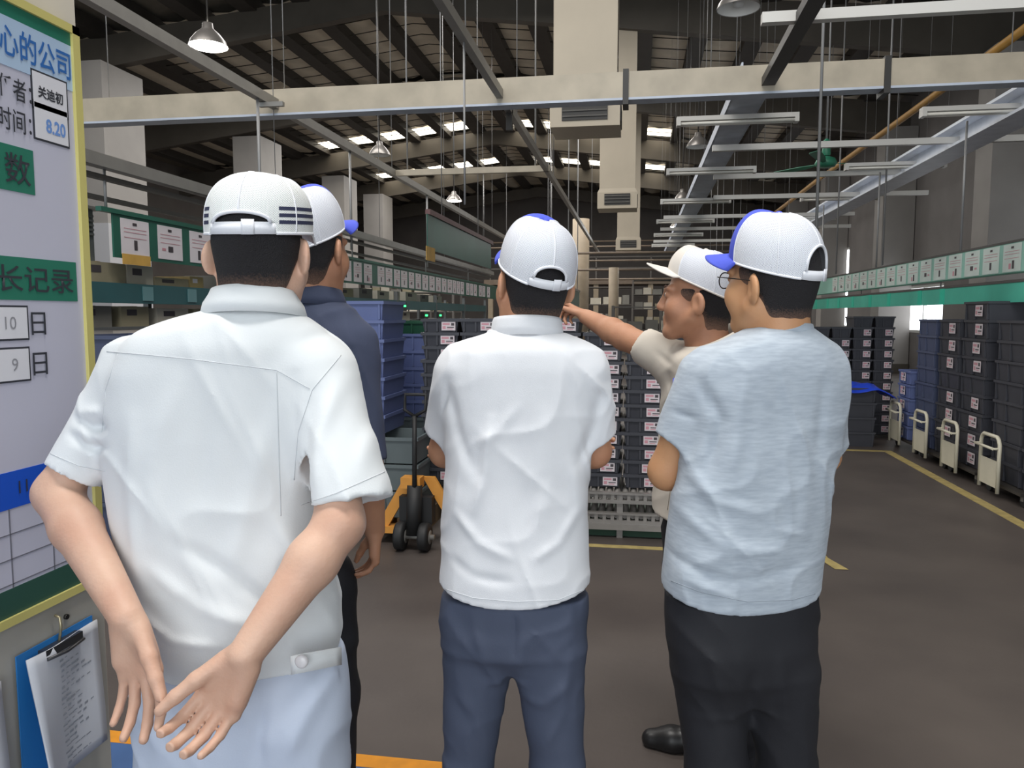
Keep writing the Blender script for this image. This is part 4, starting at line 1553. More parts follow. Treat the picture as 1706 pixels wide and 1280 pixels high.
M_capmesh = mesh_fabric('white_cap_mesh', (230, 232, 238), (124, 132, 152))
M_capmesh2 = mesh_fabric('white_knit_cap', (240, 242, 240), (160, 168, 172))
M_capsolid = mat('white_cap_cotton', (226, 228, 234), .85, var=.03, bump=.1, bscale=400)
M_capoff = mat('offwhite_cap_cotton', (214, 208, 200), .85, var=.03, bump=.1, bscale=400)
M_capblue = mat('blue_cap_cotton', (74, 90, 206), .8, var=.05, bump=.1, bscale=400)
M_navystripe = mat('navy_stripe', (46, 50, 78), .8)


def set_uv(me, uvs):
    l = me.uv_layers.new(name='UVMap')
    li = np.empty(len(me.loops), np.int32)
    me.loops.foreach_get('vertex_index', li)
    l.data.foreach_set('uv', np.array(uvs, np.float32)[li].ravel())


def make_cap(H, parent, front=None, brim=None, back=None, ztop=.165, zf=.068, zb=-.012, ax=.092, ay=.108, stripes=False, arch=.05, archw=.043, brim_len=.072, p=2.5, brim_drop=.012, peak=.022):
    front_m = front or M_capsolid
    brim_m = brim or M_capsolid
    back_m = back or M_capmesh
    yc = -.012
    NU, NV = 176, 40

    def rimz(cu):
        return zb + (zf - zb) * (cu + 1) / 2

    def pt(u, s, off=0.0):
        cu, su = math.cos(u), math.sin(u)
        rho = max(0.0, 1 - s ** p) ** (1 / p)
        z0 = rimz(cu)
        bulge = 1 + .02 * math.sin(math.pi * s)
        z = z0 + (ztop - z0) * s
        yy = rho * cu
        if yy > 0:
            q = min(1.0, yy / .62)
            z += peak * q * q * (3 - 2 * q) * s * s
        # slight panel scallop so the six gores read
        sc_ = 1 - .012 * abs(math.sin(u * 3 + .0)) * s * (1 - s) * 4 * .6
        v = Vector(((ax * bulge * rho * su) * sc_, yc + ay * bulge * rho * cu * sc_, z))
        if off:
            n = Vector((su / ax, cu / ay, 8 * s * s + .1)).normalized()
            v = v + n * off
        return H.P(*v)

    UA = .98
    sv = [((j / NV) ** 1.0) for j in range(NV + 1)]

    def panel(u0, u1, mname, m, par, hole=False):
        n = max(6, int(NU * (u1 - u0) / (2 * math.pi)))
        vs, uvs, fs = [], [], []
        for j in range(NV + 1):
            s = 1 - (1 - sv[j]) ** 1.25 if j < NV else .9995
            s = min(s, .9995)
            for i in range(n + 1):
                u = u0 + (u1 - u0) * i / n
                vs.append(pt(u, s))
                uvs.append((u * .1, s * .17))
        for j in range(NV):
            for i in range(n):
                if hole:
                    u = u0 + (u1 - u0) * (i + .5) / n
                    s = 1 - (1 - sv[j]) ** 1.25
                    s2 = 1 - (1 - sv[j + 1]) ** 1.25
                    hh = (s + s2) / 2 * (ztop - rimz(math.cos(u)))
                    wv = abs(u - math.pi) * ax
                    if wv < archw and .02 < hh < .02 + arch * math.sqrt(1 - (wv / archw) ** 2):
                        continue
                    if wv < archw + .008 and hh <= .02:
                        continue
                a = j * (n + 1) + i
                fs.append((a + 1, a, a + n + 1, a + n + 2))
        mb = MB().add(vs, fs, 0, True)
        o = mb.build(mname, m, par)
        set_uv(o.data, uvs)
        md = o.modifiers.new('cloth', 'SOLIDIFY')
        md.thickness = .0025
        md.offset = 0
        return o

    cap = panel(UA, 2 * math.pi - UA, 'cap', back_m, parent, True)
    panel(-UA, UA, 'front_panel', front_m, cap)
    # strap across the back with an overlapped tab
    n = 24
    wa = (archw + .010) / ax
    vs = []
    for i in range(n + 1):
        u = math.pi - wa + 2 * wa * i / n
        for s in (0.0, .022 / (ztop - zb)):
            vs.append(pt(u, s, .0012))
    st = MB().add(vs, [(2 * i, 2 * i + 1, 2 * i + 3, 2 * i + 2) for i in range(n)], 0, True).build('strap', M_capsolid if back_m != M_capoff else M_capoff, cap)
    st.modifiers.new('cloth', 'SOLIDIFY').thickness = .003
    vs = []
    for i in range(7):
        u = math.pi - .28 + .22 * i / 6
        for s in (-.012, .026 / (ztop - zb)):
            vs.append(pt(u, max(s, 0), .004) + H.R @ Vector((0, 0, min(s, 0) * .1)))
    tb = MB().add(vs, [(2 * i, 2 * i + 1, 2 * i + 3, 2 * i + 2) for i in range(6)], 0, True).build('strap_tab', M_capsolid, cap)
    tb.modifiers.new('cloth', 'SOLIDIFY').thickness = .002
    # binding round the opening
    pts = []
    for i in range(25):
        wv = -archw + 2 * archw * i / 24
        hh = .02 + arch * math.sqrt(max(0, 1 - (wv / archw) ** 2))
        u = math.pi + wv / ax
        pts.append(pt(u, min(.95, hh / (ztop - rimz(math.cos(u)))), .001))
    MB().tube(pts, .0035, 8).build('opening_binding', M_capsolid, cap)
    # rim binding and gore seams
    pts = [pt(math.pi + wa + (2 * math.pi - 2 * wa) * i / 90, .008, .0008) for i in range(91)]
    MB().tube(pts, .003, 6).build('rim_binding', M_capsolid if front_m is not M_capoff else M_capoff, cap)
    sm = MB()
    for u in (UA, -UA, 2.06, -2.06):
        sm.tube([pt(u, .01 + .985 * i / 24, .001) for i in range(25)], .0018, 6)
    s0 = (.02 + arch) / (ztop - zb)
    sm.tube([pt(math.pi, s0 + (.99 - s0) * i / 16, .001) for i in range(17)], .0022, 6)
    sm.build('panel_seams', M_capsolid, cap)
    MB().lathe(H.P(0, yc, ztop - .002), [(.009, 0), (.009, .003), (.006, .006), (.0005, .0075)], 14).build('button', front_m, cap)
    if stripes:
        for k in range(3):
            for sg in (1, -1):
                vs = []
                for i in range(31):
                    u = math.pi + sg * (.72 + 1.35 * i / 30)
                    hh = .018 + k * .0125
                    for dh in (0, .0068):
                        vs.append(pt(u, (hh + dh) / (ztop - rimz(math.cos(u))), .0016))
                fs = [(2 * i, 2 * i + 1, 2 * i + 3, 2 * i + 2) for i in range(30)]
                if sg < 0:
                    fs = [f[::-1] for f in fs]
                MB().add(vs, fs, 0, True).build('stripe', M_navystripe, cap)
    # brim
    vs, na, nr = [], 28, 9
    for i in range(na + 1):
        th = -1.08 + 2.16 * i / na
        inner = Vector((ax * math.sin(th), yc + ay * math.cos(th), rimz(math.cos(th)) + .004))
        L = brim_len * max(0.0, math.cos(th * 1.35)) ** .55
        for j in range(nr + 1):
            q = j / nr
            v = inner + Vector((math.sin(th) * .018, 1.0, 0)) * (L * q)
            v.z += -brim_drop * q - 3.2 * (v.x ** 2) * (.3 + .7 * q) + .012 * (.3 + .7 * q)
            vs.append(H.P(*v))
    fs = [(i * (nr + 1) + j, i * (nr + 1) + j + 1, (i + 1) * (nr + 1) + j + 1, (i + 1) * (nr + 1) + j) for i in range(na) for j in range(nr)]
    br = MB().add(vs, fs, 0, True).build('brim', brim_m, cap)
    br.modifiers.new('card', 'SOLIDIFY').thickness = .004
    return cap


def add_hand(F, wrist, fdir, pn, right, curls, spread=.06, thumb=(.55, .65, .35), thumb_curl=.2, sc=1.0, point=False):
    f = Vector(fdir).normalized()
    n = Vector(pn)
    n = (n - f * n.dot(f)).normalized()
    t = f.cross(n) if right else -f.cross(n)
    w = Vector(wrist)
    tips = {}
    kb = []
    for off in (.027, .009, -.009, -.026):
        kb.append(w + f * (.088 * sc - abs(off) * .25) + t * off * sc)
    for b in kb:
        F.cone(w + f * .01 + (b - w - f * .08) * .55, b, .0165 * sc, .0125 * sc, .010, squash=(n, 1.15))
    F.cone(w + f * .015 + t * .012, w + f * .055 * sc + t * .026 * sc + n * .008, .016 * sc, .013 * sc, .012)   # thenar
    F.cone(w + f * .015 - t * .014, w + f * .06 * sc - t * .024 * sc + n * .006, .015 * sc, .012 * sc, .012)  # hypothenar
    lens = ((.043, .025, .021), (.047, .029, .022), (.044, .027, .022), (.034, .021, .019))
    rad = (.0092, .0095, .009, .0078)
    for q in range(4):
        c = curls[q]
        d = f + t * spread * (1.5 - q)
        d.normalize()
        p0 = kb[q] - f * .006
        ang = 0
        for s_ in range(3):
            ang += c[s_] if isinstance(c, (tuple, list)) else c
            dd = d * math.cos(ang) + n * math.sin(ang)
            p1 = p0 + dd * lens[q][s_] * sc
            F.cone(p0, p1, rad[q] * sc * (1 - .09 * s_), rad[q] * sc * (.93 - .09 * s_), .0035)
            p0 = p1
    d = (f * thumb[0] + t * thumb[1] + n * thumb[2]).normalized()
    p0 = w + f * .022 * sc + t * .022 * sc + n * .006
    for s_, L in enumerate((.042, .033, .027)):
        p1 = p0 + d * L * sc
        F.cone(p0, p1, (.0135 - .0018 * s_) * sc, (.0118 - .0018 * s_) * sc, .006)
        p0 = p1
        d = (d + f * thumb_curl).normalized()


def add_arm(F, sh, el, wr, r=(.052, .042, .040, .026), k=.018, bulge=1.0):
    sh, el, wr = Vector(sh), Vector(el), Vector(wr)
    F.cone(sh, el, r[0], r[1], k)
    m = el + (wr - el) * .3
    F.cone(el, m, r[1], r[2] * 1.06 * bulge, k)
    F.cone(m, wr, r[2] * 1.06 * bulge, r[3], k)


def seam_line(name, pts_px, shirt, m, r=.0013, n=14):
    v, Q = o_bvh[shirt.name]
    bvh = BVHTree.FromPolygons([tuple(a) for a in v], [tuple(q) for q in Q])
    out = []
    dense = []
    for (a, b), (c, d) in zip(pts_px[:-1], pts_px[1:]):
        for i in range(n):
            dense.append((a + (c - a) * i / n, b + (d - b) * i / n))
    dense.append(pts_px[-1])
    org = Vector((0, 0, CAM_H))
    for x, y in dense:
        d = (at(x, y, 1.0) - org).normalized()
        hit = bvh.ray_cast(org, d)
        if hit[0] is not None:
            out.append(hit[0] - d * r * .2)
    if len(out) > 2:
        MB().tube(out, r, 5).build(name, m, shirt)


def sections(rows, Y0, az):
    """rows: (picture y, left x, right x, depth ratio, depth offset) surveyed on the plane y = Y0"""
    out = []
    for r in rows:
        py, xl, xr, ra = r[:4]
        dy = r[4] if len(r) > 4 else 0.0
        a, b = at(xl, py, Y0), at(xr, py, Y0)
        c = (a + b) / 2
        va = math.atan2(c.x, c.y)
        hw = (b.x - a.x) / 2 * math.cos(va)
        d = az - va
        A = hw / math.sqrt(math.cos(d) ** 2 + (ra * math.sin(d)) ** 2)
        out.append((c.z, c.x, Y0 + dy, A, A * ra))
    return out


def bounds(secs, extra=(), m=.06):
    P = [(s[1] - s[3], s[2] - s[3], s[0]) for s in secs] + [(s[1] + s[3], s[2] + s[3], s[0]) for s in secs] + [tuple(e) for e in extra]
    P = np.array(P)
    return P.min(0) - m, P.max(0) + m


def make_shoe(name, ankle, fdir, m, parent):
    a = Vector((ankle[0], ankle[1], 0))
    f = Vector((fdir[0], fdir[1], 0)).normalized()
    c = a + f * .06
    F = Field((c.x - .19, c.y - .19, -.01), (c.x + .19, c.y + .19, .16), .005)
    F.cone(a - f * .045 + V((0, 0, .04)), a + f * .09 + V((0, 0, .032)), .04, .042, .03)
    F.cone(a + f * .09 + V((0, 0, .03)), a + f * .16 + V((0, 0, .024)), .045, .035, .03)
    F.cone(a + V((0, 0, .05)), a + V((0, 0, .13)), .045, .05, .03)
    F.cut_below(lambda X, Y: 0 * X + 0 * Y + .002)
    return F.build(name, m, parent)


def trousers(name, secs, az, legs, m, parent, seed, h=.007, rip=.0025, folds=()):
    """legs: two lists of (point, radius) from hip to hem"""
    ex = [p for l in legs for p, r in l]
    lo, hi = bounds(secs, ex, .13)
    lo[2] = .02
    F = Field(lo, hi, h)
    F.loft(secs, az, .03, p=2.4)
    for l in legs:
        for (a, ra), (b, rb) in zip(l[:-1], l[1:]):
            F.cone(a, b, ra, rb, .038)
    F.ripple(rip, seed, (7, 7, 9))
    for pts, w, amp, ym in folds:
        F.fold(pts, w, amp, ym)
    F.cut_below(lambda X, Y: 0 * X + 0 * Y + .045)
    return F.build(name, m, parent)


def band_ring(name, z0, z1, cx, cy, a, b, az, m, parent, flare=0.0, n=64, p=2.3, tilt=(0, 0)):
    ca, sa = math.cos(az), math.sin(az)
    vs = []
    for i in range(n):
        t = 2 * math.pi * i / n
        u = abs(math.cos(t)) ** (2 / p) * math.copysign(1, math.cos(t))
        v = abs(math.sin(t)) ** (2 / p) * math.copysign(1, math.sin(t))
        for z, e in ((z0, flare), (z1, 0)):
            uu, vv = u * (a + e), v * (b + e)
            vs.append((cx + uu * ca + vv * sa, cy - uu * sa + vv * ca, z + tilt[0] * uu + tilt[1] * vv))
    fs = [(2 * i, 2 * ((i + 1) % n), 2 * ((i + 1) % n) + 1, 2 * i + 1) for i in range(n)]
    o = MB().add(vs, fs, 0, True).build(name, m, parent)
    md = o.modifiers.new('cloth', 'SOLIDIFY')
    md.thickness = .004
    return o


def collar(name, c, a, b, az, m, parent, hb=.042, hf=.02, drop=.036, flare=.012, open_=.35, tilt=0.0):
    """turned-down collar: stand rises round the neck, leaf folds down outside; open at the front"""
    ca, sa = math.cos(az), math.sin(az)
    n = 56
    vs = []
    for i in range(n + 1):
        t = -math.pi / 2 + open_ / 2 * 0 + (math.pi / 2 + open_) + (2 * math.pi - 2 * open_) * i / n   # 0 = front
        u, v = math.sin(t), math.cos(t)
        back = (1 - v) / 2
        hh = hf + (hb - hf) * back
        tip = max(0.0, v) ** 2 * .03
        for e, z in ((0, -.004), (-.002, hh * .6), (0.0, hh), (.004, hh + .002), (.007, hh - .006), (flare * .75, hh - drop * .5), (flare + tip * .3, hh - drop - tip)):
            uu, vv = u * (a + e), v * (b + e)
            vs.append((c[0] + uu * ca + vv * sa, c[1] - uu * sa + vv * ca, c[2] + z + tilt * vv))
    k = 7
    fs = [(i * k + j, i * k + j + 1, (i + 1) * k + j + 1, (i + 1) * k + j) for i in range(n) for j in range(k - 1)]
    o = MB().add(vs, fs, 0, True).build(name, m, parent)
    md = o.modifiers.new('cloth', 'SOLIDIFY')
    md.thickness = .003
    md.offset = 0
    return o


def features(H, parent, hairm):
    """eyes and brows"""
    M_eye = mat('eye_white', (214, 208, 202), .3)
    M_iris = mat('dark_iris', (40, 28, 22), .3)
    for sx in (-1, 1):
        e = MB()
        c = H.P(sx * .033, .0835, .012)
        e.lathe(c, [(.0005, -.0108), (.006, -.009), (.0095, -.005), (.0108, 0), (.0095, .005), (.006, .009), (.0005, .0108)], 16)
        eo = e.build('eye', M_eye, parent)
        MB().ell_patch(H, (sx * .033, .0945, .012), .0045).build('iris', M_iris, eo)
        MB().tube([H.P(sx * (.014 + .038 * q), .1 - .022 * q * q - .002, .034 + .006 * math.sin(q * 2.6)) for q in (0, .25, .5, .75, 1)], [.002, .0035, .0035, .003, .0012], 6).build('eyebrow', hairm, parent)


def _ep(s, H, c, r):
    n = 14
    vs = [H.P(c[0] + r * math.cos(2 * math.pi * i / n), c[1], c[2] + r * math.sin(2 * math.pi * i / n)) for i in range(n)] + [H.P(c[0], c[1] + .0012, c[2])]
    return s.add(vs, [(i, (i + 1) % n, n) for i in range(n)], 0, True)


MB.ell_patch = _ep
R_ = math.radians
M_skinA = mat('skin_tone_light', (208, 172, 150), .55, var=.06, vscale=9, bump=.08, bscale=140, col2=(196, 154, 132), sss=.08)
M_skinB = mat('skin_tone_tan', (190, 142, 112), .55, var=.06, vscale=9, bump=.05, bscale=160, col2=(176, 126, 98), sss=.08)
M_skinC = mat('skin_tone_warm', (196, 148, 108), .55, var=.06, vscale=9, bump=.05, bscale=160, col2=(184, 134, 96), sss=.08)
def hair_material(name, skin):
    m = mat(name, (36, 34, 36), .8, bump=.6, bscale=420)
    nt = m.node_tree
    b = nt.nodes['Principled BSDF']
    a = nt.nodes.new('ShaderNodeAttribute')
    a.attribute_name = 'hair_length'
    tc = nt.nodes.new('ShaderNodeTexCoord')
    n = nt.nodes.new('ShaderNodeTexNoise')
    n.inputs['Scale'].default_value = 260
    nt.links.new(tc.outputs['Object'], n.inputs['Vector'])
    ad = nt.nodes.new('ShaderNodeMath')
    ad.operation = 'MULTIPLY_ADD'
    ad.inputs[1].default_value = .7
    ad.inputs[2].default_value = -.35
    nt.links.new(n.outputs['Fac'], ad.inputs[0])
    ad2 = nt.nodes.new('ShaderNodeMath')
    nt.links.new(a.outputs['Fac'], ad2.inputs[0])
    nt.links.new(ad.outputs[0], ad2.inputs[1])
    r = nt.nodes.new('ShaderNodeValToRGB')
    r.color_ramp.elements[0].position = 0.0
    r.color_ramp.elements[1].position = .85
    r.color_ramp.elements[0].color = srgb(*skin)
    r.color_ramp.elements[1].color = srgb(34, 32, 35)
    nt.links.new(ad2.outputs[0], r.inputs['Fac'])
    nt.links.new(r.outputs['Color'], b.inputs['Base Color'])
    return m


M_hair = hair_material('short_black_hair', (138, 106, 88))
M_shirtW = mat('white_work_shirt_cotton', (222, 226, 228), .85, var=.025, vscale=3, bump=.06, bscale=350, sheen=.1)
M_polo = mat('white_polo_knit', (220, 222, 226), .9, var=.02, vscale=4, bump=.12, bscale=600, sheen=.1)
M_tee = mat('heather_grey_jersey', (176, 186, 196), .9, bump=.12, bscale=450, col2=(160, 170, 182), vscale=26, stretch=(1, 1, 6), sheen=.1)
M_navyshirt = mat('navy_work_shirt', (66, 74, 98), .85, var=.05, bump=.08, bscale=350)
M_beigeshirt = mat('beige_work_shirt', (204, 196, 184), .85, var=.04, bump=.08, bscale=350)
M_seam = mat('shirt_seam_thread', (196, 200, 204), .9)
M_trW = mat('pale_blue_grey_trousers', (188, 198, 216), .85, var=.05, vscale=3, bump=.06, bscale=300)
M_trS = mat('slate_blue_trousers', (70, 78, 98), .8, var=.06, vscale=4, bump=.06, bscale=300)
M_trB = mat('black_trousers', (30, 31, 37), .75, var=.1, vscale=4, bump=.06, bscale=300)
M_shoe = mat('black_shoe_leather', (26, 25, 26), .4)

# ---------------------------------------------------------------- man in white work shirt, hands behind his back
Y0 = 1.38
AZ = R_(-14)
H = Head(at(437, 424, Y0 + .03), R_(-8), pitch=R_(-4), sc=1.0)
neck = at(425, 520, Y0 + .01)
shL, elL, wrL = at(216, 622, Y0 + .0), at(95, 822, Y0 - .06), at(212, 1030, Y0 - .22)
shR, elR, wrR = at(548, 625, Y0 + .03), at(566, 872, Y0 - .09), at(408, 1092, Y0 - .235)
base = Vector((at(410, 900, Y0).x, Y0, 0))
rows = [(516, 352, 492, .80), (530, 292, 525, .66), (548, 250, 550, .60), (575, 212, 572, .56), (620, 188, 575, .54), (690, 178, 562, .56), (770, 180, 553, .58), (860, 190, 553, .60), (950, 208, 566, .62), (1020, 224, 580, .63), (1062, 232, 582, .62), (1090, 240, 576, .60)]
secs = sections(rows, Y0, AZ)
lo, hi = bounds(secs, [shL, elL, wrL, at(225, 1200, Y0 - .24), shR, elR, wrR, at(290, 1275, Y0 - .24), H.P(0, 0, .15)], .08)
F = Field(lo, hi, .0038)
add_head(F, H, neck, .056)
F.cone(neck, neck - V((0, 0, .25)), .06, .09, .04)
F.cone(neck - V((0, 0, .1)), shL, .05, .04, .04)
F.cone(neck - V((0, 0, .1)), shR, .05, .04, .04)
F.cone(neck - V((0, -.02, .2)), base + V((0, 0, .95)), .085, .09, .05)
add_arm(F, shL, elL, wrL, (.036, .042, .041, .028))
add_arm(F, shR, elR, wrR, (.040, .043, .042, .029))
fl = at(236, 1130, Y0 - .225) - wrL
add_hand(F, wrL, fl, (-.05, -1, -.05), False, ((.25, .3, .2), (.2, .35, .2), (.25, .35, .25), (.2, .3, .2)), .14, thumb=(.8, .4, .35), thumb_curl=.3, sc=1.16)
fr_ = at(336, 1225, Y0 - .245) - wrR
add_hand(F, wrR, fr_, (-.05, -1, .1), True, ((.5, .7, .4), (.45, .75, .5), (.45, .7, .5), (.4, .6, .4)), .06, thumb=(.8, .35, .45), thumb_curl=.2, sc=1.18)
p1 = F.build('person', M_skinA, loc=base)
tag(p1, 'man in white short-sleeved work shirt and striped white cap, hands clasped behind his back', 'person')
add_hair('hair', H, p1, M_hair, .007, -.098, neck)
features(H, p1, M_hair)
make_cap(H, p1, M_capsolid, M_capsolid, M_capmesh2, ztop=.148, zf=.055, zb=.018, ax=.096, ay=.110, stripes=True, arch=.02, archw=.055, p=2.8)
# shirt
slL, slR = at(126, 790, Y0 - .045), at(576, 838, Y0 - .05)
lo, hi = bounds(secs, [slL, slR], .12)
F = Field(lo, hi, .005)
F.cone(at(222, 615, Y0), slL, .066, .056, .045, flat=True)
F.cone(at(528, 628, Y0 + .01), slR, .078, .078, .05, flat=True)
for a, b, ra, rb in ((at(222, 615, Y0), slL, .066, .056), (at(528, 628, Y0 + .01), slR, .078, .078)):
    d = (Vector(b) - Vector(a))
    F.cone(Vector(a) + d * .80, Vector(b) + d * .12, rb - .014, rb - .011, .004, op='sub')
F.loft(secs, AZ, .035)
F.ripple(.0026, 3)
q = lambda *a: [at(x, y, Y0 - .12) for x, y in a]
for pts, w, am in ((q((470, 630), (474, 760), (470, 900)), .012, -.006), (q((500, 660), (492, 800), (498, 870)), .016, -.009), (q((440, 690), (400, 850), (380, 960)), .02, .006),
                   (q((300, 640), (260, 760), (270, 900)), .022, .005), (q((230, 700), (225, 820), (240, 960)), .018, .006), (q((340, 700), (330, 850)), .02, -.004),
                   (q((260, 940), (340, 1010), (430, 1050)), .014, .007), (q((300, 900), (380, 960), (440, 1030)), .013, -.007), (q((240, 1010), (300, 1060), (370, 1075)), .010, .006),
                   (q((440, 880), (480, 960), (500, 1040)), .016, .006), (q((540, 930), (560, 990), (575, 1030)), .010, .006), (q((90, 700), (130, 718), (172, 712)), .009, -.007),
                   (q((88, 728), (130, 752), (174, 748)), .008, -.006), (q((110, 690), (150, 690)), .009, .004), (q((540, 640), (520, 740), (530, 830)), .014, .006), (q((600, 690), (590, 790)), .016, .005), (q((210, 560), (300, 545), (360, 520)), .016, .003), (q((560, 600), (500, 560), (470, 570)), .014, -.004)):
    F.fold(pts, w, am, Y0 + .03)
shirt = F.build('shirt', M_shirtW, p1)
collar('collar', at(424, 520, Y0 + .005), .074, .070, AZ, M_shirtW, shirt, hb=.048, drop=.046, flare=.024, tilt=.0)
for pts in ([(178, 586), (250, 592), (320, 599), (461, 617), (516, 648)], [(461, 617), (464, 720), (468, 860)], [(568, 592), (520, 650), (497, 720), (490, 800)], [(196, 590), (176, 650), (170, 720)]):
    seam_line('seam', pts, shirt, M_seam, .0009)
for pts in ([(84, 756), (130, 776), (176, 786)], [(500, 842), (560, 822), (610, 800), (650, 782)]):
    seam_line('cuff_stitch', pts, shirt, M_seam, .0008)
# waistband with buttoned tab
s_ = secs[-1] if secs[-1][0] < secs[0][0] else secs[0]
wz = at(410, 1092, Y0).z
A_, B_ = s_[3] * .965, s_[4] * .965
band_ring('waistband', wz - .048, wz + .012, s_[1], Y0, A_, B_, AZ, M_shirtW, shirt)
tabm = MB()
pa, pb = at(492, 1104, Y0 - .115), at(578, 1086, Y0 - .02)
pts = []
vs = []
for i in range(9):
    t = i / 8
    p_ = at(490 + 84 * t, 1104 - 16 * t, Y0 - .118 + .085 * t * t)
    for dz in (-.017, .017):
        vs.append(p_ + V((0, -.014, dz)))
tb = tabm.add(vs, [(2 * i, 2 * i + 2, 2 * i + 3, 2 * i + 1) for i in range(8)], 0, True).build('waist_tab', M_shirtW, shirt)
tb.modifiers.new('cloth', 'SOLIDIFY').thickness = .004
bc = at(502, 1103, Y0 - .145)
MB().lathe(bc, [(.0005, -.004), (.009, -.004), (.012, -.001), (.012, .003)], 20, axis='Y').build('button', mat('pearl_button', (214, 212, 214), .3), tb)
# trousers
trs = sections([(1085, 238, 578, .60), (1130, 232, 584, .62), (1200, 226, 588, .64, .01), (1275, 226, 586, .66, .02)], Y0 + .01, AZ)
cx = base.x
legs = [[(V((cx + s * .088, Y0 + .02 - s * .02, .72)), .105), (V((cx + s * .10, Y0 + .03 - s * .02, .42)), .082), (V((cx + s * .10, Y0 + .02 - s * .02, .06)), .075)] for s in (-1, 1)]
q = lambda *a: [at(x, y, Y0 - .12) for x, y in a]
tr1 = trousers('trousers', trs, AZ, legs, M_trW, p1, 5, folds=[(q((540, 1120), (500, 1200), (470, 1275)), .014, .008, Y0), (q((570, 1130), (560, 1275)), .014, .006, Y0), (q((250, 1140), (270, 1275)), .02, .006, Y0), (q((430, 1180), (420, 1279)), .016, -.012, Y0), (q((560, 1110), (440, 1220)), .02, -.006, Y0)])
for s in (-1, 1):
    make_shoe('shoe', (cx + s * .10, Y0 - s * .02), (math.sin(AZ), math.cos(AZ)), M_shoe, p1)

# ---------------------------------------------------------------- man in white polo, arms folded (middle)
Y0 = 1.9
AZ = R_(-6)
H = Head(at(886, 474, Y0 + .03), R_(-30), pitch=R_(2), roll=R_(3), sc=1.0)
HC = Head(at(887, 474, Y0 + .02), R_(-27), pitch=R_(14), roll=R_(6), sc=1.0)
neck = at(880, 552, Y0 + .01)
shL, shR = at(757, 620, Y0 + .01), at(980, 620, Y0 + .01)
elL, elR = at(742, 752, Y0 + .09), at(990, 752, Y0 + .09)
wrL, wrR = at(930, 742, Y0 + .22), at(810, 760, Y0 + .2)
base = Vector((at(860, 900, Y0).x, Y0, 0))
rows = [(554, 818, 942, .8), (562, 792, 962, .70), (570, 772, 978, .66), (582, 750, 992, .62), (612, 733, 1004, .58), (660, 732, 1000, .58), (720, 742, 992, .60), (800, 746, 979, .63), (880, 741, 978, .66), (950, 736, 980, .68), (1010, 734, 983, .68)]
secs = sections(rows, Y0, AZ)
lo, hi = bounds(secs, [elL, elR, wrL, wrR, H.P(0, 0, .13)], .09)
F = Field(lo, hi, .0045)
add_head(F, H, neck, .058)
F.cone(neck, neck - V((0, 0, .25)), .06, .09, .04)
for a in (shL, shR):
    F.cone(neck - V((0, 0, .1)), a, .05, .04, .04)
F.cone(neck - V((0, -.02, .2)), base + V((0, 0, .95)), .085, .09, .05)
add_arm(F, shL, elL, wrL, (.045, .042, .04, .027))
add_arm(F, shR, elR, wrR, (.045, .042, .04, .027))
add_hand(F, wrL, V((1, .05, .1)), V((0, -1, 0)), False, ((.3, .5, .3),) * 4)
add_hand(F, wrR, V((-1, .05, .1)), V((0, -1, 0)), True, ((.3, .5, .3),) * 4)
p3 = F.build('person', M_skinB, loc=base)
tag(p3, 'man in plain white polo and slate trousers, back turned, in the middle of the group', 'person')
add_hair('hair', H, p3, M_hair, .008, -.104, neck)
features(H, p3, M_hair)
make_cap(HC, p3, M_capblue, M_capblue, M_capmesh, ztop=.160, zf=.058, zb=.012, ax=.093, ay=.108, arch=.034, archw=.043, brim_len=.08)
slL, slR = at(742, 722, Y0 + .05), at(988, 726, Y0 + .05)
lo, hi = bounds(secs, [slL, slR], .11)
F = Field(lo, hi, .005)
aL, aR = at(774, 618, Y0 + .005), at(964, 618, Y0 + .005)
F.cone(aL, slL, .067, .058, .045, flat=True)
F.cone(aR, slR, .067, .058, .045, flat=True)
for a, b in ((aL, slL), (aR, slR)):
    d = b - a
    F.cone(a + d * .78, b + d * .15, .048, .050, .004, op='sub')
F.loft(secs, AZ, .035)
F.ripple(.0024, 11)
q = lambda *a: [at(x, y, Y0 - .12) for x, y in a]
for pts, w, am in ((q((742, 640), (760, 720), (790, 790)), .016, -.008), (q((1000, 650), (985, 720), (960, 780)), .014, -.007), (q((820, 700), (808, 780), (792, 850)), .014, .008), (q((790, 730), (800, 800)), .014, -.005), (q((905, 690), (915, 800), (905, 870)), .02, .005),
                   (q((860, 680), (830, 720), (800, 740)), .012, .004), (q((760, 860), (800, 905), (850, 930)), .012, .006), (q((960, 860), (930, 910), (890, 935)), .012, .005), (q((745, 930), (790, 960), (850, 970)), .012, -.005), (q((950, 780), (965, 860)), .014, .005), (q((870, 800), (880, 930)), .024, -.004), (q((740, 650), (728, 690)), .010, -.006), (q((985, 640), (1010, 660)), .010, .005)):
    F.fold(pts, w, am, Y0 + .03)
# hem curves down at the back
zh = at(860, 1012, Y0 - .1).z
hx = base.x
F.cut_below(lambda X, Y: zh + .9 * (X - hx) ** 2 + .12 * np.maximum(0, Y - Y0))
shirt = F.build('polo_shirt', M_polo, p3)
collar('collar', at(878, 560, Y0 + .005), .079, .076, AZ, M_polo, shirt, hb=.050, hf=.03, drop=.044, flare=.012)
seam_line('hem_stitch', [(742, 982), (790, 997), (860, 1003), (930, 1000), (974, 982)], shirt, M_seam, .001)
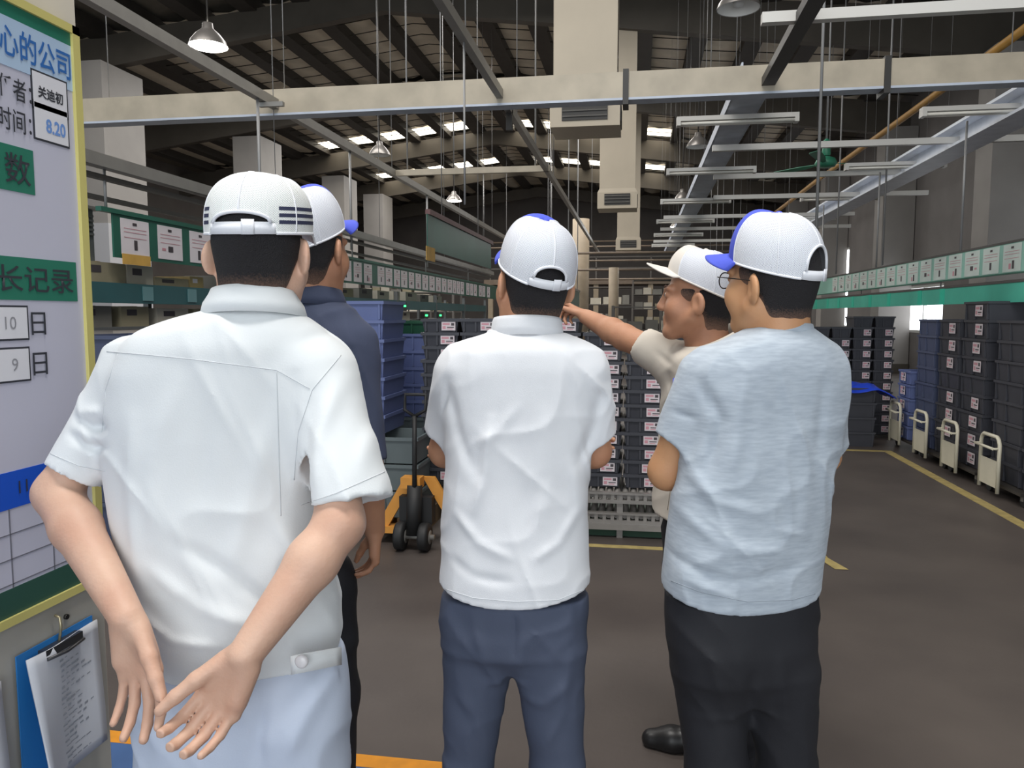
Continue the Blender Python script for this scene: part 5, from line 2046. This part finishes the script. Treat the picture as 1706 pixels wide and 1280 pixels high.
# trousers
trs = sections([(985, 738, 979, .64), (1040, 735, 980, .66), (1070, 738, 976, .66), (1105, 785, 932, .60)], Y0 + .01, AZ)
b1, b2 = at(780, 1285, Y0), at(929, 1285, Y0)
k1, k2 = at(795, 1120, Y0), at(918, 1120, Y0)
cz = lambda p, z: V((p.x, p.y, z))
legs = [[(k1 + V((0, 0, .03)), .090), (b1, .060), (cz(b1, .06), .058)], [(k2 + V((0, 0, .03)), .090), (b2, .062), (cz(b2, .06), .060)]]
q = lambda *a: [at(x, y, Y0 - .1) for x, y in a]
trousers('trousers', trs, AZ, legs, M_trS, p3, 9, folds=[(q((858, 1015), (858, 1090)), .007, -.007, Y0), (q((790, 1020), (815, 1120), (835, 1170)), .014, .007, Y0), (q((940, 1150), (905, 1180), (865, 1170)), .014, .008, Y0), (q((950, 1100), (935, 1200), (900, 1260)), .014, .006, Y0), (q((760, 1160), (790, 1200), (810, 1260)), .014, .007, Y0)])
for s, b in ((-1, b1), (1, b2)):
    make_shoe('shoe', (b.x, b.y), (s * .15, 1), M_shoe, p3)

# ---------------------------------------------------------------- man in heather grey T-shirt and glasses (right)
Y0 = 1.95
AZ = R_(-24)
H = Head(at(1283, 474, Y0 + .02), R_(-44), pitch=R_(3), roll=R_(-3), sc=1.04)
HC = Head(at(1284, 474, Y0 + .02), R_(-50), pitch=R_(3), roll=R_(-3), sc=1.04)
neck = at(1296, 560, Y0 + .01)
shL, shR = at(1168, 640, Y0 - .02), at(1372, 625, Y0 + .06)
elL, elR = at(1112, 785, Y0 + .02), at(1370, 760, Y0 + .16)
wrL, wrR = at(1260, 765, Y0 + .21), at(1200, 770, Y0 + .25)
base = Vector((at(1240, 900, Y0).x, Y0, 0))
rows = [(545, 1250, 1352, .85), (556, 1225, 1368, .78), (575, 1190, 1392, .68), (605, 1158, 1408, .60), (650, 1148, 1410, .58), (710, 1150, 1400, .60), (770, 1140, 1388, .64), (840, 1124, 1375, .68), (910, 1114, 1366, .70), (970, 1110, 1362, .70), (1015, 1112, 1362, .70)]
secs = sections(rows, Y0, AZ)
lo, hi = bounds(secs, [elL, elR, wrL, wrR, H.P(0, 0, .13)], .09)
F = Field(lo, hi, .0045)
add_head(F, H, neck, .060, 1.12)
F.cone(neck, neck - V((0, 0, .25)), .062, .09, .04)
for a in (shL, shR):
    F.cone(neck - V((0, 0, .1)), a, .05, .04, .04)
F.cone(neck - V((0, -.02, .2)), base + V((0, 0, .95)), .085, .09, .05)
add_arm(F, shL, elL, wrL, (.048, .047, .044, .028))
add_arm(F, shR, elR, wrR, (.046, .044, .042, .028))
add_hand(F, wrL, V((.8, .6, .05)), V((.3, -1, 0)), False, ((.3, .5, .3),) * 4)
add_hand(F, wrR, V((-.9, .1, .05)), V((0, -1, 0)), True, ((.3, .5, .3),) * 4)
p5 = F.build('person', M_skinC, loc=base)
tag(p5, 'man in heather grey T-shirt, black trousers and glasses, arms folded, at right', 'person')
add_hair('hair', H, p5, M_hair, .008, -.098, neck)
features(H, p5, M_hair)
make_cap(HC, p5, M_capblue, M_capblue, M_capmesh, ztop=.163, zf=.062, zb=.010, ax=.093, ay=.111, arch=.058, archw=.045, brim_len=.075)
# glasses
M_gf = mat('dark_metal_glasses_frame', (52, 46, 44), .35, metal=.6)
gl = thing('glasses', tuple(base), '', '')
for k_ in ('label', 'category'):
    if k_ in gl:
        del gl[k_]
gl.parent = p5
gl.location = (0, 0, 0)
gp = MB()
for sx in (-1, 1):
    ring = [H.P(sx * .034 + .025 * math.cos(t), .108 - .006 * abs(math.cos(t)), .008 + .019 * math.sin(t)) for t in [2 * math.pi * i / 28 for i in range(28)]]
    MB().tube(ring, .0016, 6, closed=True).build('rim', M_gf, gl)
    MB().tube([H.P(sx * .060, .104, .016), H.P(sx * .079, .09, .018), H.P(sx * .086, .02, .014), H.P(sx * .088, -.012, .012), H.P(sx * .086, -.03, -.006), H.P(sx * .082, -.042, -.022)], .0014, 6).build('temple', M_gf, gl)
    lens = MB().add(ring, [tuple(range(28))]).build('lens', mat('clear_lens', (230, 235, 238), .05, alpha=.25), gl)
MB().tube([H.P(-.009, .107, .012), H.P(0, .110, .015), H.P(.009, .107, .012)], .0014, 6).build('bridge', M_gf, gl)
# tee
slL, slR = at(1134, 736, Y0 - .01), at(1372, 738, Y0 + .13)
aL, aR = at(1180, 632, Y0 - .02), at(1358, 622, Y0 + .05)
lo, hi = bounds(secs, [slL, slR], .12)
F = Field(lo, hi, .005)
F.cone(aL, slL, .074, .066, .045, flat=True)
F.cone(aR, slR, .068, .058, .045, flat=True)
for a, b, r_ in ((aL, slL, .066), (aR, slR, .058)):
    d = b - a
    F.cone(a + d * .76, b + d * .15, r_ - .013, r_ - .011, .004, op='sub')
F.loft(secs, AZ, .035)
F.ripple(.0028, 21)
q = lambda *a: [at(x, y, Y0 - .12) for x, y in a]
for pts, w, am in ((q((1170, 640), (1200, 700), (1180, 780)), .016, -.009), (q((1240, 620), (1230, 700), (1215, 800)), .018, .006), (q((1290, 620), (1300, 720)), .02, -.004), (q((1150, 790), (1190, 830), (1260, 850)), .014, .006), (q((1130, 850), (1200, 900), (1300, 920)), .016, .006), (q((1120, 930), (1220, 960), (1330, 950)), .012, -.006), (q((1330, 700), (1350, 800), (1340, 900)), .02, .005), (q((1380, 640), (1372, 760)), .014, -.006), (q((1140, 960), (1220, 985)), .010, .005), (q((1290, 880), (1350, 900)), .010, .005), (q((1125, 690), (1160, 700)), .008, -.005)):
    F.fold(pts, w, am, Y0 + .04)
zh = at(1245, 1015, Y0 - .1).z
hx = base.x
F.cut_below(lambda X, Y: zh + .5 * (X - hx) ** 2 - .03 * (X - hx) + .16 * np.maximum(0, Y - Y0 + .05))
shirt = F.build('t_shirt', M_tee, p5)
nb = at(1300, 552, Y0 + .01)
band_ring('neck_band', nb.z - .012, nb.z + .012, nb.x, nb.y, .076, .072, AZ, M_tee, shirt, flare=.006, p=2.0, tilt=(0, -.12))
seam_line('hem_stitch', [(1118, 968), (1170, 988), (1245, 1003), (1320, 1000), (1358, 990)], shirt, mat('grey_thread', (142, 150, 160), .9), .001)
trs = sections([(985, 1115, 1360, .66), (1060, 1112, 1358, .68), (1110, 1120, 1352, .66), (1160, 1165, 1312, .60)], Y0 + .01, AZ)
b1, b2 = at(1194, 1290, Y0), at(1312, 1290, Y0 + .06)
k1, k2 = at(1182, 1150, Y0), at(1296, 1150, Y0 + .03)
legs = [[(k1 + V((0, 0, .03)), .094), (b1, .075), (cz(b1, .06), .070)], [(k2 + V((0, 0, .03)), .092), (b2, .069), (cz(b2, .06), .066)]]
q = lambda *a: [at(x, y, Y0 - .1) for x, y in a]
trousers('trousers', trs, AZ, legs, M_trB, p5, 13, folds=[(q((1250, 1120), (1250, 1190)), .012, -.010, Y0), (q((1180, 1080), (1210, 1180), (1240, 1240)), .014, .006, Y0), (q((1300, 1100), (1320, 1240)), .014, .006, Y0)])
make_shoe('shoe', (b1.x, b1.y), (-.6, 1), M_shoe, p5)
make_shoe('shoe', (b2.x, b2.y), (-.3, 1), M_shoe, p5)

# ---------------------------------------------------------------- man in beige shirt pointing left
Y0 = 2.56
AZ = R_(-112)
H = Head(at(1160, 502, Y0), R_(-76), pitch=R_(5), roll=R_(0), sc=1.04)
neck = at(1180, 582, Y0 + .0)
base = Vector((at(1175, 900, Y0).x, Y0, 0))
rows = [(580, 1136, 1246, .85), (592, 1118, 1266, .74), (612, 1108, 1275, .68), (650, 1104, 1290, .62), (720, 1100, 1290, .62), (790, 1096, 1288, .64), (860, 1090, 1288, .66)]
secs = sections(rows, Y0, AZ)
shR = at(1128, 602, Y0 + .10)
elR, wrR = at(1040, 562, Y0 + .30), at(976, 528, Y0 + .48)
shL = at(1262, 640, Y0 - .1)
elL, wrL = at(1290, 800, Y0 - .06), at(1240, 900, Y0 - .0)
lo, hi = bounds(secs, [shR, elR, wrR, at(925, 490, Y0 + .6), elL, wrL, H.P(0, 0, .13)], .09)
F = Field(lo, hi, .0045)
add_head(F, H, neck, .057)
F.cone(neck, neck - V((0, 0, .25)), .06, .09, .04)
for a in (shL, shR):
    F.cone(neck - V((0, 0, .1)), a, .05, .04, .04)
F.cone(neck - V((0, 0, .2)), base + V((0, 0, .95)), .085, .09, .05)
add_arm(F, shR, elR, wrR, (.05, .047, .044, .030))
add_arm(F, shL, elL, wrL, (.045, .042, .04, .027))
add_hand(F, wrR, at(938, 503, Y0 + .58) - wrR, V((-.3, -.4, -1)), True, ((.12, .1, .1), (.7, 1.1, .6), (.9, 1.2, .7), (1.0, 1.2, .7)), .05, thumb=(.8, .5, .3))
add_hand(F, wrL, V((-.3, .2, -1)), V((-1, 0, 0)), False, ((.3, .4, .3),) * 4)
p4_ = F.build('person', M_skinB, loc=base)
tag(p4_, 'man in beige short-sleeved shirt and white cap, pointing left with outstretched arm', 'person')
add_hair('hair', H, p4_, M_hair, .006, -.088, neck)
features(H, p4_, M_hair)
make_cap(H, p4_, M_capoff, M_capoff, M_capmesh, ztop=.158, zf=.085, zb=.005, ax=.090, ay=.107, arch=.03, brim_len=.072, brim_drop=-.004)
slR, slL = at(1076, 578, Y0 + .20), at(1285, 760, Y0 - .08)
aR, aL = at(1140, 612, Y0 + .08), at(1252, 640, Y0 - .08)
lo, hi = bounds(secs, [slL, slR], .12)
F = Field(lo, hi, .006)
F.cone(aR, slR, .078, .064, .045, flat=True)
F.cone(aL, slL, .068, .062, .045, flat=True)
d = slR - aR
F.cone(aR + d * .78, slR + d * .2, .050, .053, .004, op='sub')
F.loft(secs, AZ, .035)
F.ripple(.003, 31)
q = lambda *a: [at(x, y, Y0 - .1) for x, y in a]
for pts, w, am in ((q((1118, 620), (1122, 660), (1112, 700)), .012, -.010), (q((1095, 590), (1125, 615)), .010, -.007), (q((1150, 640), (1140, 760), (1120, 850)), .014, .006), (q((1104, 700), (1120, 800)), .012, -.006)):
    F.fold(pts, w, am, Y0 + .1)
shirt = F.build('shirt', M_beigeshirt, p4_)
collar('collar', at(1188, 578, Y0), .082, .080, AZ, M_beigeshirt, shirt, hb=.050, drop=.060, flare=.026, open_=.45, tilt=-.3)
seam_line('placket', [(1142, 625), (1135, 700), (1122, 780), (1112, 850)], shirt, mat('beige_seam', (150, 142, 130), .9), .0016)
pen = at(1121, 668, Y0 - .16)
MB().cyl(pen, pen + V((.004, 0, .07)), .005, n=8).build('pen', mat('blue_pen', (52, 66, 190), .3), shirt)
trs = sections([(830, 1108, 1284, .70), (900, 1106, 1286, .72), (960, 1108, 1284, .72)], Y0 + .01, AZ)
f1, f2 = Vector((.23, 2.63, 0)), Vector((.40, 2.42, 0))
h1, h2 = at(1165, 960, Y0 + .06), at(1230, 960, Y0 - .06)
legs = [[(h1, .10), (V((.22, 2.60, .45)), .075), (V((.235, 2.63, .06)), .068)], [(h2, .10), (V((.36, 2.46, .45)), .075), (V((.40, 2.42, .06)), .068)]]
trousers('trousers', trs, AZ, legs, M_trB, p4_, 17)
make_shoe('shoe', (f1.x, f1.y), (-1, .1), M_shoe, p4_)
make_shoe('shoe', (f2.x, f2.y), (-1, -.2), M_shoe, p4_)

# ---------------------------------------------------------------- man in navy shirt, half hidden on the left
Y0 = 1.95
AZ = R_(6)
H = Head(at(522, 418, Y0), R_(8), pitch=R_(-2), sc=1.0)
neck = at(520, 500, Y0 + .0)
base = Vector((at(492, 900, Y0).x, Y0, 0))
rows = [(500, 462, 570, .80), (510, 436, 584, .70), (522, 420, 592, .66), (550, 395, 610, .60), (600, 386, 620, .58), (700, 390, 612, .6), (800, 398, 592, .64), (900, 404, 574, .66), (950, 408, 572, .66)]
secs = sections(rows, Y0, AZ)
shR, elR, wrR = at(592, 575, Y0), at(610, 780, Y0 - .05), at(624, 884, Y0 + .04)
shL, elL, wrL = at(410, 575, Y0), at(392, 790, Y0 + .02), at(400, 920, Y0 + .12)
lo, hi = bounds(secs, [shR, elR, wrR, at(600, 980, Y0 + .2), shL, elL, wrL, at(400, 1040, Y0 + .2), H.P(0, 0, .13)], .09)
F = Field(lo, hi, .0045)
add_head(F, H, neck, .056)
F.cone(neck, neck - V((0, 0, .25)), .06, .09, .04)
for a in (shL, shR):
    F.cone(neck - V((0, 0, .1)), a, .05, .04, .04)
F.cone(neck - V((0, 0, .2)), base + V((0, 0, .95)), .085, .09, .05)
add_arm(F, shR, elR, wrR, (.045, .043, .04, .029))
add_arm(F, shL, elL, wrL, (.045, .043, .04, .029))
add_hand(F, wrR, at(626, 935, Y0 + .05) - wrR, V((-1, -.35, -.2)), True, ((.5, .5, .3), (.6, .6, .4), (.6, .6, .4), (.55, .6, .4)), .05, thumb=(.75, .3, .5))
add_hand(F, wrL, V((0, .1, -1)), V((1, 0, 0)), False, ((.3, .4, .3),) * 4)
p2_ = F.build('person', M_skinB, loc=base)
tag(p2_, 'man in navy shirt with blue-fronted cap, half hidden behind the white-shirted man', 'person')
add_hair('hair', H, p2_, M_hair, .007, -.100, neck)
features(H, p2_, M_hair)
HC = Head(at(522, 418, Y0), R_(16), pitch=R_(11), roll=R_(-3), sc=1.0)
make_cap(HC, p2_, M_capblue, M_capblue, M_capmesh, ztop=.160, zf=.058, zb=.008, ax=.092, ay=.108, brim_len=.08)
slR, slL = at(606, 770, Y0 - .04), at(393, 760, Y0 + .02)
aR, aL = at(580, 580, Y0), at(420, 580, Y0)
lo, hi = bounds(secs, [slL, slR], .12)
F = Field(lo, hi, .006)
F.loft(secs, AZ, .02)
F.cone(aR, slR, .066, .060, .045, flat=True)
F.cone(aL, slL, .066, .060, .045, flat=True)
F.ripple(.003, 41)
shirt = F.build('shirt', M_navyshirt, p2_)
collar('collar', at(519, 503, Y0), .076, .072, AZ, M_navyshirt, shirt, hb=.04, drop=.045, flare=.018)
trs = sections([(930, 408, 570, .66), (1000, 404, 574, .68), (1060, 404, 574, .68)], Y0 + .01, AZ)
cx = base.x
legs = [[(V((cx + s * .075, Y0, .78)), .088), (V((cx + s * .085, Y0 + .02, .45)), .072), (V((cx + s * .09, Y0, .06)), .068)] for s in (-1, 1)]
trousers('trousers', trs, AZ, legs, M_trB, p2_, 19)
for s in (-1, 1):
    make_shoe('shoe', (cx + s * .09, Y0), (s * .1, 1), M_shoe, p2_)
